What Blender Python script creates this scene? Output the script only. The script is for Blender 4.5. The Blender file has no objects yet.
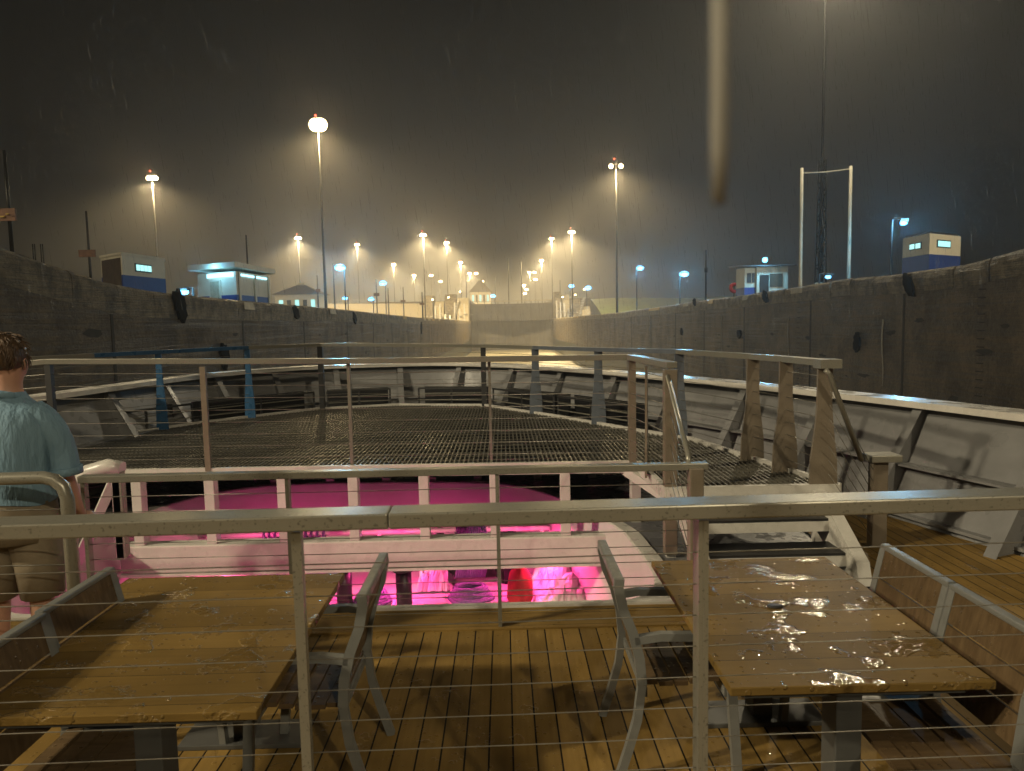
import bpy, bmesh, math, random
from mathutils import Vector, Matrix
random.seed(7)
S = bpy.context.scene
C = S.collection
rad = math.radians

# ------------------------------------------------------------------ camera
FPX, CX, CY = 711.0, 512.0, 385.5
_a, _p, _r = rad(.62), rad(5.02), .0205
Fw = Vector((math.sin(_a)*math.cos(_p), math.cos(_a)*math.cos(_p), -math.sin(_p)))
_r0 = Vector((math.cos(_a), -math.sin(_a), 0)); _u0 = _r0.cross(Fw)
Rt = _r0*math.cos(_r) - _u0*math.sin(_r)
Up = _u0*math.cos(_r) + _r0*math.sin(_r)
cam = bpy.data.cameras.new('camera'); camo = bpy.data.objects.new('camera', cam); C.objects.link(camo)
cam.sensor_width = 36; cam.lens = FPX/1024*36; cam.clip_start = .02; cam.clip_end = 6000
m = Matrix((Rt, Up, -Fw)).transposed().to_4x4()
camo.matrix_world = m
S.camera = camo
cam.dof.use_dof = True; cam.dof.focus_distance = 5.0; cam.dof.aperture_fstop = 6.5
def atY(x, y, Y):
    d = Fw*FPX + Rt*(x-CX) + Up*(CY-y); return d*(Y/d.y)
def atZ(x, y, Z):
    d = Fw*FPX + Rt*(x-CX) + Up*(CY-y); return d*(Z/d.z)

# ------------------------------------------------------------------ world, night sky
W = bpy.data.worlds.new('World'); S.world = W; W.use_nodes = True
nt = W.node_tree; nt.nodes.clear()
wo = nt.nodes.new('ShaderNodeOutputWorld'); bg = nt.nodes.new('ShaderNodeBackground')
bg.inputs[0].default_value = (.34, .27, .19, 1); bg.inputs[1].default_value = .005
nt.links.new(bg.outputs[0], wo.inputs[0])
S.view_settings.view_transform = 'Standard'; S.view_settings.look = 'None'
S.view_settings.exposure = 0.0; S.view_settings.gamma = 1
S.cycles.use_denoising = True
S.cycles.volume_bounces = 0; S.cycles.max_bounces = 6; S.cycles.diffuse_bounces = 2; S.cycles.glossy_bounces = 3
S.cycles.transparent_max_bounces = 12
S.cycles.sample_clamp_indirect = 4; S.cycles.caustics_reflective = False; S.cycles.caustics_refractive = False
S.cycles.use_light_tree = True
WARM = (1.0, .75, .38); NEAR = (1.0, .85, .58); COOL = (.20, .62, 1.0)
MAST_W = 62000.0

# ------------------------------------------------------------------ helpers
def tag(o, label=None, cat=None, group=None, kind=None):
    if label: o['label'] = label
    if cat: o['category'] = cat
    if group: o['group'] = group
    if kind: o['kind'] = kind
    return o
def empty(name, loc, label, cat, group=None, kind=None, rz=0):
    o = bpy.data.objects.new(name, None); C.objects.link(o); o.location = loc; o.rotation_euler.z = rz
    o.empty_display_size = .1
    return tag(o, label, cat, group, kind)
class MB:
    def __init__(s): s.bm = bmesh.new()
    def box(s, a, b, bev=0):
        x0, x1 = sorted((a[0], b[0])); y0, y1 = sorted((a[1], b[1])); z0, z1 = sorted((a[2], b[2]))
        v = [s.bm.verts.new(p) for p in ((x0,y0,z0),(x1,y0,z0),(x1,y1,z0),(x0,y1,z0),(x0,y0,z1),(x1,y0,z1),(x1,y1,z1),(x0,y1,z1))]
        fs = [s.bm.faces.new([v[i] for i in q]) for q in ((3,2,1,0),(4,5,6,7),(0,1,5,4),(1,2,6,5),(2,3,7,6),(3,0,4,7))]
        if bev:
            es = list({e for f in fs for e in f.edges})
            bmesh.ops.bevel(s.bm, geom=es, offset=bev, segments=2, profile=.5, affect='EDGES')
        return s
    def prism(s, pts, vec):
        """closed outline pts (3D, planar) extruded by vec"""
        vec = Vector(vec); a = [s.bm.verts.new(p) for p in pts]; b = [s.bm.verts.new(Vector(p)+vec) for p in pts]
        n = len(pts); s.bm.faces.new(a[::-1]); s.bm.faces.new(b)
        for i in range(n): s.bm.faces.new((a[i], a[(i+1)%n], b[(i+1)%n], b[i]))
        return s
    def bar(s, p, q, w, h, up=(0,0,1), bev=0):
        """box section bar from p to q, w sideways, h along up"""
        p = Vector(p); q = Vector(q); d = (q-p).normalized(); up = Vector(up)
        sd = d.cross(up)
        if sd.length < 1e-4: sd = d.cross(Vector((0,1,0)))
        sd.normalize(); u = sd.cross(d).normalized()
        r = []
        for c in (p, q):
            r.append([s.bm.verts.new(c+sd*(i*w/2)+u*(j*h/2)) for i, j in ((-1,-1),(1,-1),(1,1),(-1,1))])
        fs = [s.bm.faces.new(r[0][::-1]), s.bm.faces.new(r[1])]
        for i in range(4): fs.append(s.bm.faces.new((r[0][i], r[0][(i+1)%4], r[1][(i+1)%4], r[1][i])))
        if bev:
            es = list({e for f in fs for e in f.edges})
            bmesh.ops.bevel(s.bm, geom=es, offset=bev, segments=2, profile=.5, affect='EDGES')
        return s
    def tube(s, pts, r, n=8, cap=True):
        pts = [Vector(p) for p in pts]; rs = r if isinstance(r, (list, tuple)) else [r]*len(pts)
        rings = []; ref = None
        for i, p in enumerate(pts):
            d = (pts[min(i+1, len(pts)-1)] - pts[max(i-1, 0)]).normalized()
            if ref is None:
                ref = Vector((0,0,1)) if abs(d.z) < .9 else Vector((1,0,0))
            u = (ref - d*ref.dot(d)).normalized(); v = d.cross(u); ref = u
            rings.append([s.bm.verts.new(p + (u*math.cos(2*math.pi*k/n) + v*math.sin(2*math.pi*k/n))*rs[i]) for k in range(n)])
        for a, b in zip(rings, rings[1:]):
            for k in range(n):
                f = s.bm.faces.new((a[k], a[(k+1)%n], b[(k+1)%n], b[k])); f.smooth = True
        if cap: s.bm.faces.new(rings[0][::-1]); s.bm.faces.new(rings[-1])
        return s
    def strip(s, A, B, smooth=False):
        a = [s.bm.verts.new(p) for p in A]; b = [s.bm.verts.new(p) for p in B]
        for i in range(len(a)-1):
            f = s.bm.faces.new((a[i], a[i+1], b[i+1], b[i])); f.smooth = smooth
        return s
    def poly(s, pts): s.bm.faces.new([s.bm.verts.new(p) for p in pts]); return s
    def ball(s, c, r, sc=(1,1,1), n=12):
        mt = Matrix.Translation(c) @ Matrix.Diagonal((sc[0], sc[1], sc[2], 1))
        g = bmesh.ops.create_uvsphere(s.bm, u_segments=n, v_segments=max(6, n*2//3), radius=r, matrix=mt)
        for v in g['verts']:
            for f in v.link_faces: f.smooth = True
        return s
    def build(s, name, mat, parent=None, local=False):
        me = bpy.data.meshes.new(name)
        if parent is not None and not local:
            l = parent.matrix_basis.translation.copy(); q = parent
            while q.parent: q = q.parent; l += q.matrix_basis.translation
            bmesh.ops.translate(s.bm, verts=s.bm.verts, vec=-l)
        bmesh.ops.recalc_face_normals(s.bm, faces=s.bm.faces)
        s.bm.to_mesh(me); s.bm.free(); me.materials.append(mat)
        o = bpy.data.objects.new(name, me); C.objects.link(o)
        if parent is not None: o.parent = parent
        return o
def copy_tree(o, parent=None):
    c = o.copy(); C.objects.link(c); c.parent = parent
    for ch in list(o.children): copy_tree(ch, c)
    return c

# ------------------------------------------------------------------ materials
def mat(name, col, rough=.5, metal=0., noise=0., nscale=8., bump=0., bscale=40., rvar=0., coat=0., col2=None, coord='Object', stretch=(1,1,1), spec=.5):
    M = bpy.data.materials.new(name); M.use_nodes = True
    t = M.node_tree; N = t.nodes; L = t.links; B = N['Principled BSDF']
    B.inputs['Base Color'].default_value = (*col, 1); B.inputs['Roughness'].default_value = rough
    B.inputs['Metallic'].default_value = metal; B.inputs['Specular IOR Level'].default_value = spec
    if coat: B.inputs['Coat Weight'].default_value = coat; B.inputs['Coat Roughness'].default_value = .08
    tc = N.new('ShaderNodeTexCoord'); mp = N.new('ShaderNodeMapping'); mp.inputs['Scale'].default_value = stretch
    L.new(tc.outputs[coord], mp.inputs[0])
    if noise or col2 or rvar:
        n = N.new('ShaderNodeTexNoise'); n.inputs['Scale'].default_value = nscale; n.inputs['Detail'].default_value = 6
        n.inputs['Roughness'].default_value = .65
        L.new(mp.outputs[0], n.inputs['Vector'])
        cr = N.new('ShaderNodeValToRGB'); cr.color_ramp.elements[0].position = .3; cr.color_ramp.elements[1].position = .7
        c2 = col2 or tuple(c*(1-noise) for c in col)
        cr.color_ramp.elements[0].color = (*c2, 1); cr.color_ramp.elements[1].color = (*col, 1)
        L.new(n.outputs['Fac'], cr.inputs[0]); L.new(cr.outputs[0], B.inputs['Base Color'])
        if rvar:
            mr = N.new('ShaderNodeMapRange'); mr.inputs[1].default_value = .35; mr.inputs[2].default_value = .65
            mr.inputs[3].default_value = max(.03, rough-rvar); mr.inputs[4].default_value = min(1, rough+rvar)
            n2 = N.new('ShaderNodeTexNoise'); n2.inputs['Scale'].default_value = nscale*1.7; n2.inputs['Detail'].default_value = 4
            L.new(mp.outputs[0], n2.inputs['Vector'])
            L.new(n2.outputs['Fac'], mr.inputs[0]); L.new(mr.outputs[0], B.inputs['Roughness'])
    if bump:
        n3 = N.new('ShaderNodeTexNoise'); n3.inputs['Scale'].default_value = bscale; n3.inputs['Detail'].default_value = 5
        L.new(mp.outputs[0], n3.inputs['Vector'])
        b = N.new('ShaderNodeBump'); b.inputs['Strength'].default_value = bump; b.inputs['Distance'].default_value = .01
        L.new(n3.outputs['Fac'], b.inputs['Height']); L.new(b.outputs[0], B.inputs['Normal'])
    return M
def emit(name, col, st):
    M = bpy.data.materials.new(name); M.use_nodes = True; B = M.node_tree.nodes['Principled BSDF']
    B.inputs['Base Color'].default_value = (0,0,0,1); B.inputs['Emission Color'].default_value = (*col, 1)
    B.inputs['Emission Strength'].default_value = st
    return M
def nodes(M): return M.node_tree.nodes, M.node_tree.links, M.node_tree.nodes['Principled BSDF']

def wet_wood(name, col, dark, plank, axis, puddle=.5, gap=.035, rough=.42, seam=True, bstr=.5):
    """planks of width `plank` (m) laid along axis 'x' or 'y' with dark seams, water film and droplets"""
    M = mat(name, col, rough); N, L, B = nodes(M)
    g = N.new('ShaderNodeNewGeometry'); sp = N.new('ShaderNodeSeparateXYZ'); L.new(g.outputs['Position'], sp.inputs[0])
    ac = sp.outputs['X'] if axis == 'y' else sp.outputs['Y']
    dv = N.new('ShaderNodeMath'); dv.operation = 'DIVIDE'; dv.inputs[1].default_value = plank; L.new(ac, dv.inputs[0])
    fl = N.new('ShaderNodeMath'); fl.operation = 'FLOOR'; L.new(dv.outputs[0], fl.inputs[0])
    fr = N.new('ShaderNodeMath'); fr.operation = 'FRACT'; L.new(dv.outputs[0], fr.inputs[0])
    wn = N.new('ShaderNodeTexWhiteNoise'); wn.noise_dimensions = '1D'; L.new(fl.outputs[0], wn.inputs['W'])
    mp = N.new('ShaderNodeMapping'); mp.inputs['Scale'].default_value = (30,1.6,8) if axis == 'y' else (1.6,30,8)
    L.new(g.outputs['Position'], mp.inputs[0])
    gr = N.new('ShaderNodeTexNoise'); gr.inputs['Scale'].default_value = 1.5; gr.inputs['Detail'].default_value = 8; L.new(mp.outputs[0], gr.inputs['Vector'])
    cr = N.new('ShaderNodeValToRGB'); cr.color_ramp.elements[0].position = .3; cr.color_ramp.elements[1].position = .75
    cr.color_ramp.elements[0].color = (*dark, 1); cr.color_ramp.elements[1].color = (*col, 1); L.new(gr.outputs['Fac'], cr.inputs[0])
    hv = N.new('ShaderNodeHueSaturation'); L.new(cr.outputs[0], hv.inputs['Color'])
    mr = N.new('ShaderNodeMapRange'); mr.inputs[3].default_value = .78; mr.inputs[4].default_value = 1.22
    L.new(wn.outputs['Value'], mr.inputs[0]); L.new(mr.outputs[0], hv.inputs['Value'])
    # stains
    st = N.new('ShaderNodeTexNoise'); st.inputs['Scale'].default_value = 2.3; st.inputs['Detail'].default_value = 5; L.new(g.outputs['Position'], st.inputs['Vector'])
    sm = N.new('ShaderNodeMapRange'); sm.inputs[1].default_value = .35; sm.inputs[2].default_value = .65; sm.inputs[3].default_value = .72; sm.inputs[4].default_value = 1.0
    L.new(st.outputs['Fac'], sm.inputs[0])
    mm = N.new('ShaderNodeMix'); mm.data_type = 'RGBA'; mm.blend_type = 'MULTIPLY'; mm.inputs[0].default_value = 1
    L.new(hv.outputs[0], mm.inputs[6]); cb = N.new('ShaderNodeCombineColor')
    for i in range(3): L.new(sm.outputs[0], cb.inputs[i])
    L.new(cb.outputs[0], mm.inputs[7])
    out = mm.outputs[2]
    lt = N.new('ShaderNodeMath'); lt.operation = 'LESS_THAN'; lt.inputs[1].default_value = gap; L.new(fr.outputs[0], lt.inputs[0])
    if seam:
        mx = N.new('ShaderNodeMix'); mx.data_type = 'RGBA'; L.new(lt.outputs[0], mx.inputs[0]); L.new(out, mx.inputs[6]); mx.inputs[7].default_value = (.006,.005,.004,1)
        out = mx.outputs[2]
    L.new(out, B.inputs['Base Color'])
    # wetness
    pn = N.new('ShaderNodeTexNoise'); pn.inputs['Scale'].default_value = 6.5; pn.inputs['Detail'].default_value = 8; L.new(g.outputs['Position'], pn.inputs['Vector'])
    pr = N.new('ShaderNodeMapRange'); pr.interpolation_type = 'SMOOTHSTEP'; pr.inputs[1].default_value = puddle-.02; pr.inputs[2].default_value = puddle+.02
    L.new(pn.outputs['Fac'], pr.inputs[0])
    vo = N.new('ShaderNodeTexVoronoi'); vo.inputs['Scale'].default_value = 30; L.new(g.outputs['Position'], vo.inputs['Vector'])
    sc = N.new('ShaderNodeSeparateColor'); L.new(vo.outputs['Color'], sc.inputs[0])
    th = N.new('ShaderNodeMath'); th.operation = 'MULTIPLY'; th.inputs[1].default_value = .36; L.new(sc.outputs[0], th.inputs[0])
    sb = N.new('ShaderNodeMath'); sb.operation = 'SUBTRACT'; L.new(th.outputs[0], sb.inputs[0]); L.new(vo.outputs['Distance'], sb.inputs[1])
    dm = N.new('ShaderNodeMapRange'); dm.interpolation_type = 'SMOOTHSTEP'; dm.inputs[1].default_value = 0; dm.inputs[2].default_value = .1; L.new(sb.outputs[0], dm.inputs[0])
    mk = N.new('ShaderNodeMath'); mk.operation = 'MAXIMUM'; L.new(pr.outputs[0], mk.inputs[0]); L.new(dm.outputs[0], mk.inputs[1])
    rr = N.new('ShaderNodeMapRange'); rr.inputs[3].default_value = rough; rr.inputs[4].default_value = .07; L.new(mk.outputs[0], rr.inputs[0]); L.new(rr.outputs[0], B.inputs['Roughness'])
    rp = N.new('ShaderNodeTexNoise'); rp.inputs['Scale'].default_value = 45; rp.inputs['Detail'].default_value = 2; L.new(g.outputs['Position'], rp.inputs['Vector'])
    rm = N.new('ShaderNodeMath'); rm.operation = 'MULTIPLY'; rm.inputs[1].default_value = 1.6; L.new(rp.outputs['Fac'], rm.inputs[0])
    ad = N.new('ShaderNodeMath'); ad.operation = 'MULTIPLY_ADD'; L.new(rm.outputs[0], ad.inputs[0]); L.new(mk.outputs[0], ad.inputs[1]); L.new(mk.outputs[0], ad.inputs[2])
    b = N.new('ShaderNodeBump'); b.inputs['Strength'].default_value = bstr; b.inputs['Distance'].default_value = .0022
    L.new(ad.outputs[0], b.inputs['Height']); L.new(b.outputs[0], B.inputs['Normal'])
    sr = N.new('ShaderNodeMapRange'); sr.inputs[3].default_value = .10; sr.inputs[4].default_value = .55; L.new(mk.outputs[0], sr.inputs[0]); L.new(sr.outputs[0], B.inputs['Specular IOR Level']); B.inputs['Coat Weight'].default_value = .0; B.inputs['Coat Roughness'].default_value = .1; L.new(b.outputs[0], B.inputs['Coat Normal'])
    return M

def concrete(name, col, dark, scale=1.0):
    M = mat(name, col, .8); N, L, B = nodes(M)
    g = N.new('ShaderNodeNewGeometry')
    def noise(sc, st, det=7):
        mp = N.new('ShaderNodeMapping'); mp.inputs['Scale'].default_value = st; L.new(g.outputs['Position'], mp.inputs[0])
        n = N.new('ShaderNodeTexNoise'); n.inputs['Scale'].default_value = sc; n.inputs['Detail'].default_value = det; n.inputs['Roughness'].default_value = .7
        L.new(mp.outputs[0], n.inputs['Vector']); return n.outputs['Fac']
    a = noise(.35*scale, (1,1,1)); h = noise(.5*scale, (.3,.22,15)); v = noise(.5*scale, (2.2,1.0,.12)); fine = noise(6, (1,1,1))
    def mr(x, a0, a1, b0, b1):
        q = N.new('ShaderNodeMapRange'); q.inputs[1].default_value = a0; q.inputs[2].default_value = a1; q.inputs[3].default_value = b0; q.inputs[4].default_value = b1
        L.new(x, q.inputs[0]); return q.outputs[0]
    def mul(x, y):
        q = N.new('ShaderNodeMath'); q.operation = 'MULTIPLY'; L.new(x, q.inputs[0]); L.new(y, q.inputs[1]); return q.outputs[0]
    f = mul(mul(mr(a,.38,.62,.3,1), mr(h,.4,.58,.35,1)), mul(mr(v,.4,.58,.75,1), mr(fine,.35,.65,.55,1)))
    f = mr(f, .04, .55, 0, 1)
    mx = N.new('ShaderNodeMix'); mx.data_type = 'RGBA'; mx.inputs[6].default_value = (*dark,1); mx.inputs[7].default_value = (*col,1)
    L.new(f, mx.inputs[0]); L.new(mx.outputs[2], B.inputs['Base Color'])
    L.new(mr(h,.4,.6,.35,.85), B.inputs['Roughness'])
    b = N.new('ShaderNodeBump'); b.inputs['Strength'].default_value = 1.0; b.inputs['Distance'].default_value = .16
    ad = N.new('ShaderNodeMath'); ad.operation = 'ADD'; L.new(h, ad.inputs[0]); L.new(fine, ad.inputs[1])
    L.new(ad.outputs[0], b.inputs['Height']); L.new(b.outputs[0], B.inputs['Normal'])
    return M

M_conc = concrete('lock_concrete', (.19,.145,.09), (.018,.013,.008))
M_moss = mat('dark_slime', (.03,.035,.018), .4, noise=.6, nscale=3)
M_unlit = mat('unlit_mast_black', (.004,.004,.004), .9, spec=.02)  # unlit look of the lattice mast put into a near-black colour
M_joint = mat('joint_mortar', (.05,.045,.035), .9, noise=.5, nscale=2)
M_cop = concrete('coping_concrete', (.36,.295,.19), (.035,.028,.02), 3.5)
M_cop2 = mat('fresh_concrete', (.60,.52,.36), .7, noise=.4, nscale=3, bump=.6, bscale=12)
M_ground = mat('wet_pavement', (.16,.15,.13), .4, noise=.5, nscale=.6, rvar=.2)
M_grass = mat('wet_grass', (.17,.21,.05), .8, noise=.6, nscale=.4, bump=1, bscale=3)
M_gate = mat('gate_steel', (.16,.145,.12), .5, noise=.5, nscale=.8, stretch=(1,1,.3))
M_rubber = mat('black_rubber', (.008,.008,.008), .95, noise=.4, nscale=9, spec=.05)
M_yel = mat('yellow_paint', (.55,.36,.05), .5, noise=.35, nscale=4)
M_white = mat('white_paint', (.62,.60,.55), .35, noise=.18, nscale=5, bump=.15, bscale=30, rvar=.12)
M_cap = mat('white_cap_paint', (.74,.71,.65), .3, noise=.22, nscale=3, rvar=.12)
M_bul = mat('grey_bulwark_paint', (.24,.24,.24), .38, noise=.28, nscale=2.2, rvar=.14, bump=.2, bscale=14)
M_greyd = mat('grey_deck_paint', (.17,.17,.18), .3, noise=.35, nscale=3, rvar=.18, bump=.25, bscale=20)
M_rail = mat('painted_rail_steel', (.27,.26,.215), .3, noise=.1, nscale=3, rvar=.0, bump=.05, bscale=220, col2=(.245,.235,.195))
N, L, B = nodes(M_rail); g = N.new('ShaderNodeTexCoord'); vn = N.new('ShaderNodeTexNoise'); vn.inputs['Scale'].default_value = 110; vn.inputs['Detail'].default_value = 3; L.new(g.outputs['Object'], vn.inputs['Vector'])
vr = N.new('ShaderNodeMapRange'); vr.inputs[1].default_value = .60; vr.inputs[2].default_value = .68; vr.inputs[3].default_value = 1; vr.inputs[4].default_value = .55; L.new(vn.outputs['Fac'], vr.inputs[0])
hs = N.new('ShaderNodeHueSaturation'); L.new(N['Color Ramp'].outputs[0], hs.inputs['Color']); L.new(vr.outputs[0], hs.inputs['Value']); L.new(hs.outputs[0], B.inputs['Base Color'])
M_rail.node_tree.nodes['Principled BSDF'].inputs['Metallic'].default_value = .35
M_tan = mat('tan_stanchion_paint', (.20,.165,.12), .42, noise=.25, nscale=6, rvar=.1, bump=.2, bscale=60)
M_bluelit = mat('blue_lit_stanchion', (.03,.10,.21), .35, noise=.25, nscale=6, rvar=.1)  # blue light on the left posts and rail, put into the paint colour
M_slate = mat('slate_stanchion_paint', (.13,.15,.18), .4, noise=.25, nscale=6, rvar=.1)
M_cable = mat('stainless_cable', (.26,.245,.21), .35, metal=.6, noise=.4, nscale=25)
M_grate = mat('galvanised_grating', (.165,.155,.125), .42, metal=.2, noise=.4, nscale=6, rvar=.15)
M_black = mat('black_steel', (.012,.012,.013), .4, noise=.3, nscale=5)
M_mag = mat('pink_lit_white_paint', (.62,.58,.56), .4, noise=.12, nscale=4, bump=.15, bscale=18)
M_rope = mat('purple_rope', (.28,.18,.42), .8, noise=.5, nscale=40, bump=.8, bscale=90)
M_red = mat('red_canvas', (.55,.03,.04), .6, noise=.4, nscale=12)
M_chair = mat('grey_chair_frame', (.18,.183,.172), .38, noise=.15, nscale=14, rvar=.1)
M_tabm = mat('dark_table_metal', (.09,.09,.085), .45, noise=.2, nscale=8)
M_teak = wet_wood('teak_deck', (.29,.185,.055), (.24,.15,.044), .114, 'y', gap=.075, puddle=.66, rough=.55)
M_teakx = wet_wood('teak_margin', (.29,.185,.055), (.24,.15,.044), .2, 'x', puddle=.66, gap=.02, rough=.55)
M_table = wet_wood('wet_table_wood', (.205,.13,.038), (.172,.108,.031), .215, 'x', puddle=.57, gap=.014, rough=.5, bstr=1.0)
M_slat = wet_wood('seat_slats', (.17,.115,.06), (.10,.065,.033), .075, 'x', puddle=.6, gap=.07)
M_slaty = wet_wood('back_slats', (.17,.115,.06), (.10,.065,.033), 9., 'x', puddle=.7, seam=False)
M_mast = mat('mast_steel', (.03,.028,.024), .4, metal=.6, noise=.3, nscale=1)
M_dark = mat('dark_steel', (.06,.06,.06), .5, metal=.4, noise=.3, nscale=2)
M_bwhite = mat('building_white', (.8,.74,.58), .6, noise=.15, nscale=1.2)
M_bblue = mat('building_blue', (.03,.07,.30), .5, noise=.2, nscale=1.5)
M_bdoor = mat('building_brown_door', (.12,.09,.06), .5, noise=.4, nscale=3)
M_broof = mat('roof_tiles', (.30,.25,.19), .7, noise=.3, nscale=2)
M_sign = mat('rust_sign', (.25,.12,.06), .6, noise=.5, nscale=5)
M_win = emit('lit_window', (.45,.95,.9), 1.3)
M_winblue = emit('strip_light', (.35,.8,1.0), 3.0)
M_lampw = emit('sodium_lamp', (1.0,.72,.36), 30)
M_lampc = emit('mercury_lamp', (.10,.50,1.0), 9)
M_lampp = emit('pink_lamp', (1.0,.12,.55), 8)
M_redl = emit('red_beacon', (1.0,.08,.04), 6)
M_skin = mat('skin', (.48,.27,.19), .5, noise=.15, nscale=20)
M_hair = mat('brown_hair', (.13,.075,.035), .5, noise=.8, nscale=26, bump=1, bscale=60, stretch=(1.6,1.6,.25))
M_shirt = mat('teal_shirt', (.16,.275,.37), .75, noise=.08, nscale=6, bump=.8, bscale=9, stretch=(1,1,.3))
M_shirt.node_tree.nodes['Bump'].inputs['Distance'].default_value = .07
M_short = mat('khaki_shorts', (.25,.205,.14), .8, noise=.2, nscale=10, bump=.3, bscale=25)
M_belt = mat('dark_leather', (.03,.02,.015), .5, noise=.2, nscale=10)
# water
M_water = mat('lock_water', (.05,.052,.035), .12); N, L, B = nodes(M_water)
g = N.new('ShaderNodeNewGeometry')
mp = N.new('ShaderNodeMapping'); mp.inputs['Scale'].default_value = (1,.6,1); L.new(g.outputs['Position'], mp.inputs[0])
n = N.new('ShaderNodeTexNoise'); n.inputs['Scale'].default_value = 1.4; n.inputs['Detail'].default_value = 6; L.new(mp.outputs[0], n.inputs['Vector'])
b = N.new('ShaderNodeBump'); b.inputs['Strength'].default_value = .8; b.inputs['Distance'].default_value = .06; L.new(n.outputs['Fac'], b.inputs['Height']); L.new(b.outputs[0], B.inputs['Normal'])
B.inputs['Base Color'].default_value = (.42,.38,.26,1); B.inputs['Roughness'].default_value = .3

# ------------------------------------------------------------------ haze
hz = MB().box((-320,-110,-13.5), (320,900,75)).build('haze', None or bpy.data.materials.new('haze_air'))
hm = hz.data.materials[0]; hm.use_nodes = True; t = hm.node_tree; t.nodes.clear()
ho = t.nodes.new('ShaderNodeOutputMaterial'); pv = t.nodes.new('ShaderNodeVolumePrincipled')
pv.inputs['Color'].default_value = (.95,.95,.95,1); pv.inputs['Density'].default_value = .00125; pv.inputs['Anisotropy'].default_value = .62
t.links.new(pv.outputs[0], ho.inputs['Volume']); tag(hz, 'pale rainy night haze filling the lock', 'haze', kind='stuff')

# ================================================================== SETTING
WZ = -11.2
XL, XR = -13.1, 20.4
GY = 296.0     # lock gate distance
MB().poly([(XL-.5,-120,WZ),(XR+.5,-120,WZ),(XR+.5,GY+2,WZ),(XL-.5,GY+2,WZ)]).build('water', M_water); tag(bpy.data.objects['water'], kind='structure')

def topz(pts, y):
    if y <= pts[0][0]: return pts[0][1]
    for (a, za), (b, zb) in zip(pts, pts[1:]):
        if y <= b: return za + (zb-za)*(y-a)/(b-a)
    return pts[-1][1]
LT = [(-110,3.4),(10,3.2),(16,2.6),(19,2.3),(21,2.0),(24,1.62),(27,1.47),(33,1.42),(60,1.4),(110,1.15),(300,1.2)]
RTp = [(-110,3.6),(18,3.4),(24,2.95),(27.7,2.5),(31.6,2.15),(36,2.12),(42,2.2),(56,2.0),(82,1.85),(121,1.5),(300,1.5)]
def lock_wall(name, X, sgn, prof, label):
    """sgn -1: left wall (land towards -X); +1: right wall"""
    root = empty(name, (X, 60, WZ), label, 'lock wall')
    ys = [-110,-60,-20,0,8,12,16,18,20,22,24,26,28,31,34,38,42,48,56,66,82,100,121,150,190,240,GY]
    m = MB()
    A = [(X, y, WZ-1) for y in ys]; Bp = [(X, y, topz(prof,y)-1.0) for y in ys]
    m.strip(A, Bp); m.strip([(X+sgn*.6, y, WZ-1) for y in ys], [(X+sgn*.6, y, topz(prof,y)-1.0) for y in ys])
    m.build('wall_face', M_conc, root)
    # coping lip: sections in YZ swept along Y with gaps
    m = MB(); m2 = MB(); yel = MB(); gash = MB(); y = -60; k = 0
    rnd = random.Random(11 if sgn < 0 else 5)
    while y < GY-1:
        ln = rnd.uniform(2.2, 4.5) * (1 if y < 80 else 2.5)
        y1 = min(y+ln, GY)
        n = max(1, int((y1-y)/.45)) if y < 90 else 2
        yy = [y+(y1-y)*i/n for i in range(n+1)]
        j = rnd.uniform(-.03,.03) if sgn > 0 else rnd.uniform(-.01,.01)
        prev = None
        for q in yy:
            zt = topz(prof, q)+j
            sec = [(X-sgn*.002, q, zt-1.0), (X-sgn*(.01+rnd.uniform(0,.02)), q, zt-.6+rnd.uniform(-.1,.1)), (X-sgn*(.03+rnd.uniform(-.02,.04)), q, zt-.36+rnd.uniform(-.05,.05)), (X-sgn*rnd.uniform(-.03,.03), q, zt-.10+rnd.uniform(-.05,.02)), (X+sgn*(.12+rnd.uniform(-.03,.03)), q, zt), (X+sgn*1.4, q, zt+.0), (X+sgn*1.4, q, zt-1.0)]
            vs = [m.bm.verts.new(p) for p in sec]
            if prev:
                for i in range(len(vs)): m.bm.faces.new((prev[i], prev[(i+1)%7], vs[(i+1)%7], vs[i]))
            else: m.bm.faces.new(vs)
            prev = vs
        m.bm.faces.new(prev)
        r = rnd.random()
        za, zb = topz(prof,y)+j, topz(prof,y1)+j
        if r < .2 and y > 30:
            u0 = y+ln*.2; u1 = y+ln*rnd.uniform(.55,.85); tz = topz(prof,(u0+u1)/2)+j
            for (a0, a1) in ((u0, u1),):
                tgt = yel if rnd.random() < .4 else m2
                tgt.prism([(X-sgn*.12,a0,tz-.45),(X-sgn*.12,a1,tz-.45),(X-sgn*.07,a1-.1,tz-.08),(X-sgn*.07,a0+.1,tz-.08)], (-sgn*.03,0,.0))
        elif r < -1:
            a0 = y1-.25
            gash.prism([(X-sgn*.27,a0-.5,topz(prof,a0)-1.25),(X-sgn*.27,a0+.1,topz(prof,a0)-1.15),(X-sgn*.25,a0+.35,topz(prof,a0)-.05),(X-sgn*.25,a0-.05,topz(prof,a0)-.05)], (sgn*.3,0,0))
        y = y1 + (rnd.uniform(.04,.12) if sgn > 0 else .012)
    m.build('coping', M_cop, root); m2.build('coping_patch', M_cop2, root); yel.build('painted_chock', M_yel, root); gash.build('rubber_pad', M_rubber, root)
    # vertical joint grooves and pale drip streaks as narrow battens
    gm = MB(); ld = MB()
    for q in (24,36,47,60,72,84,98,113,130,150,172,196,222,250,276):
        gm.box((X-sgn*.015, q, WZ-1), (X, q+.12+q*.002, topz(prof,q)-1.05))
    gm.build('joint_strip', M_joint, root)
    return root
wl = lock_wall('lock_wall', XL, -1, LT, 'stained concrete lock wall rising along the left side of the ship')
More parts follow.
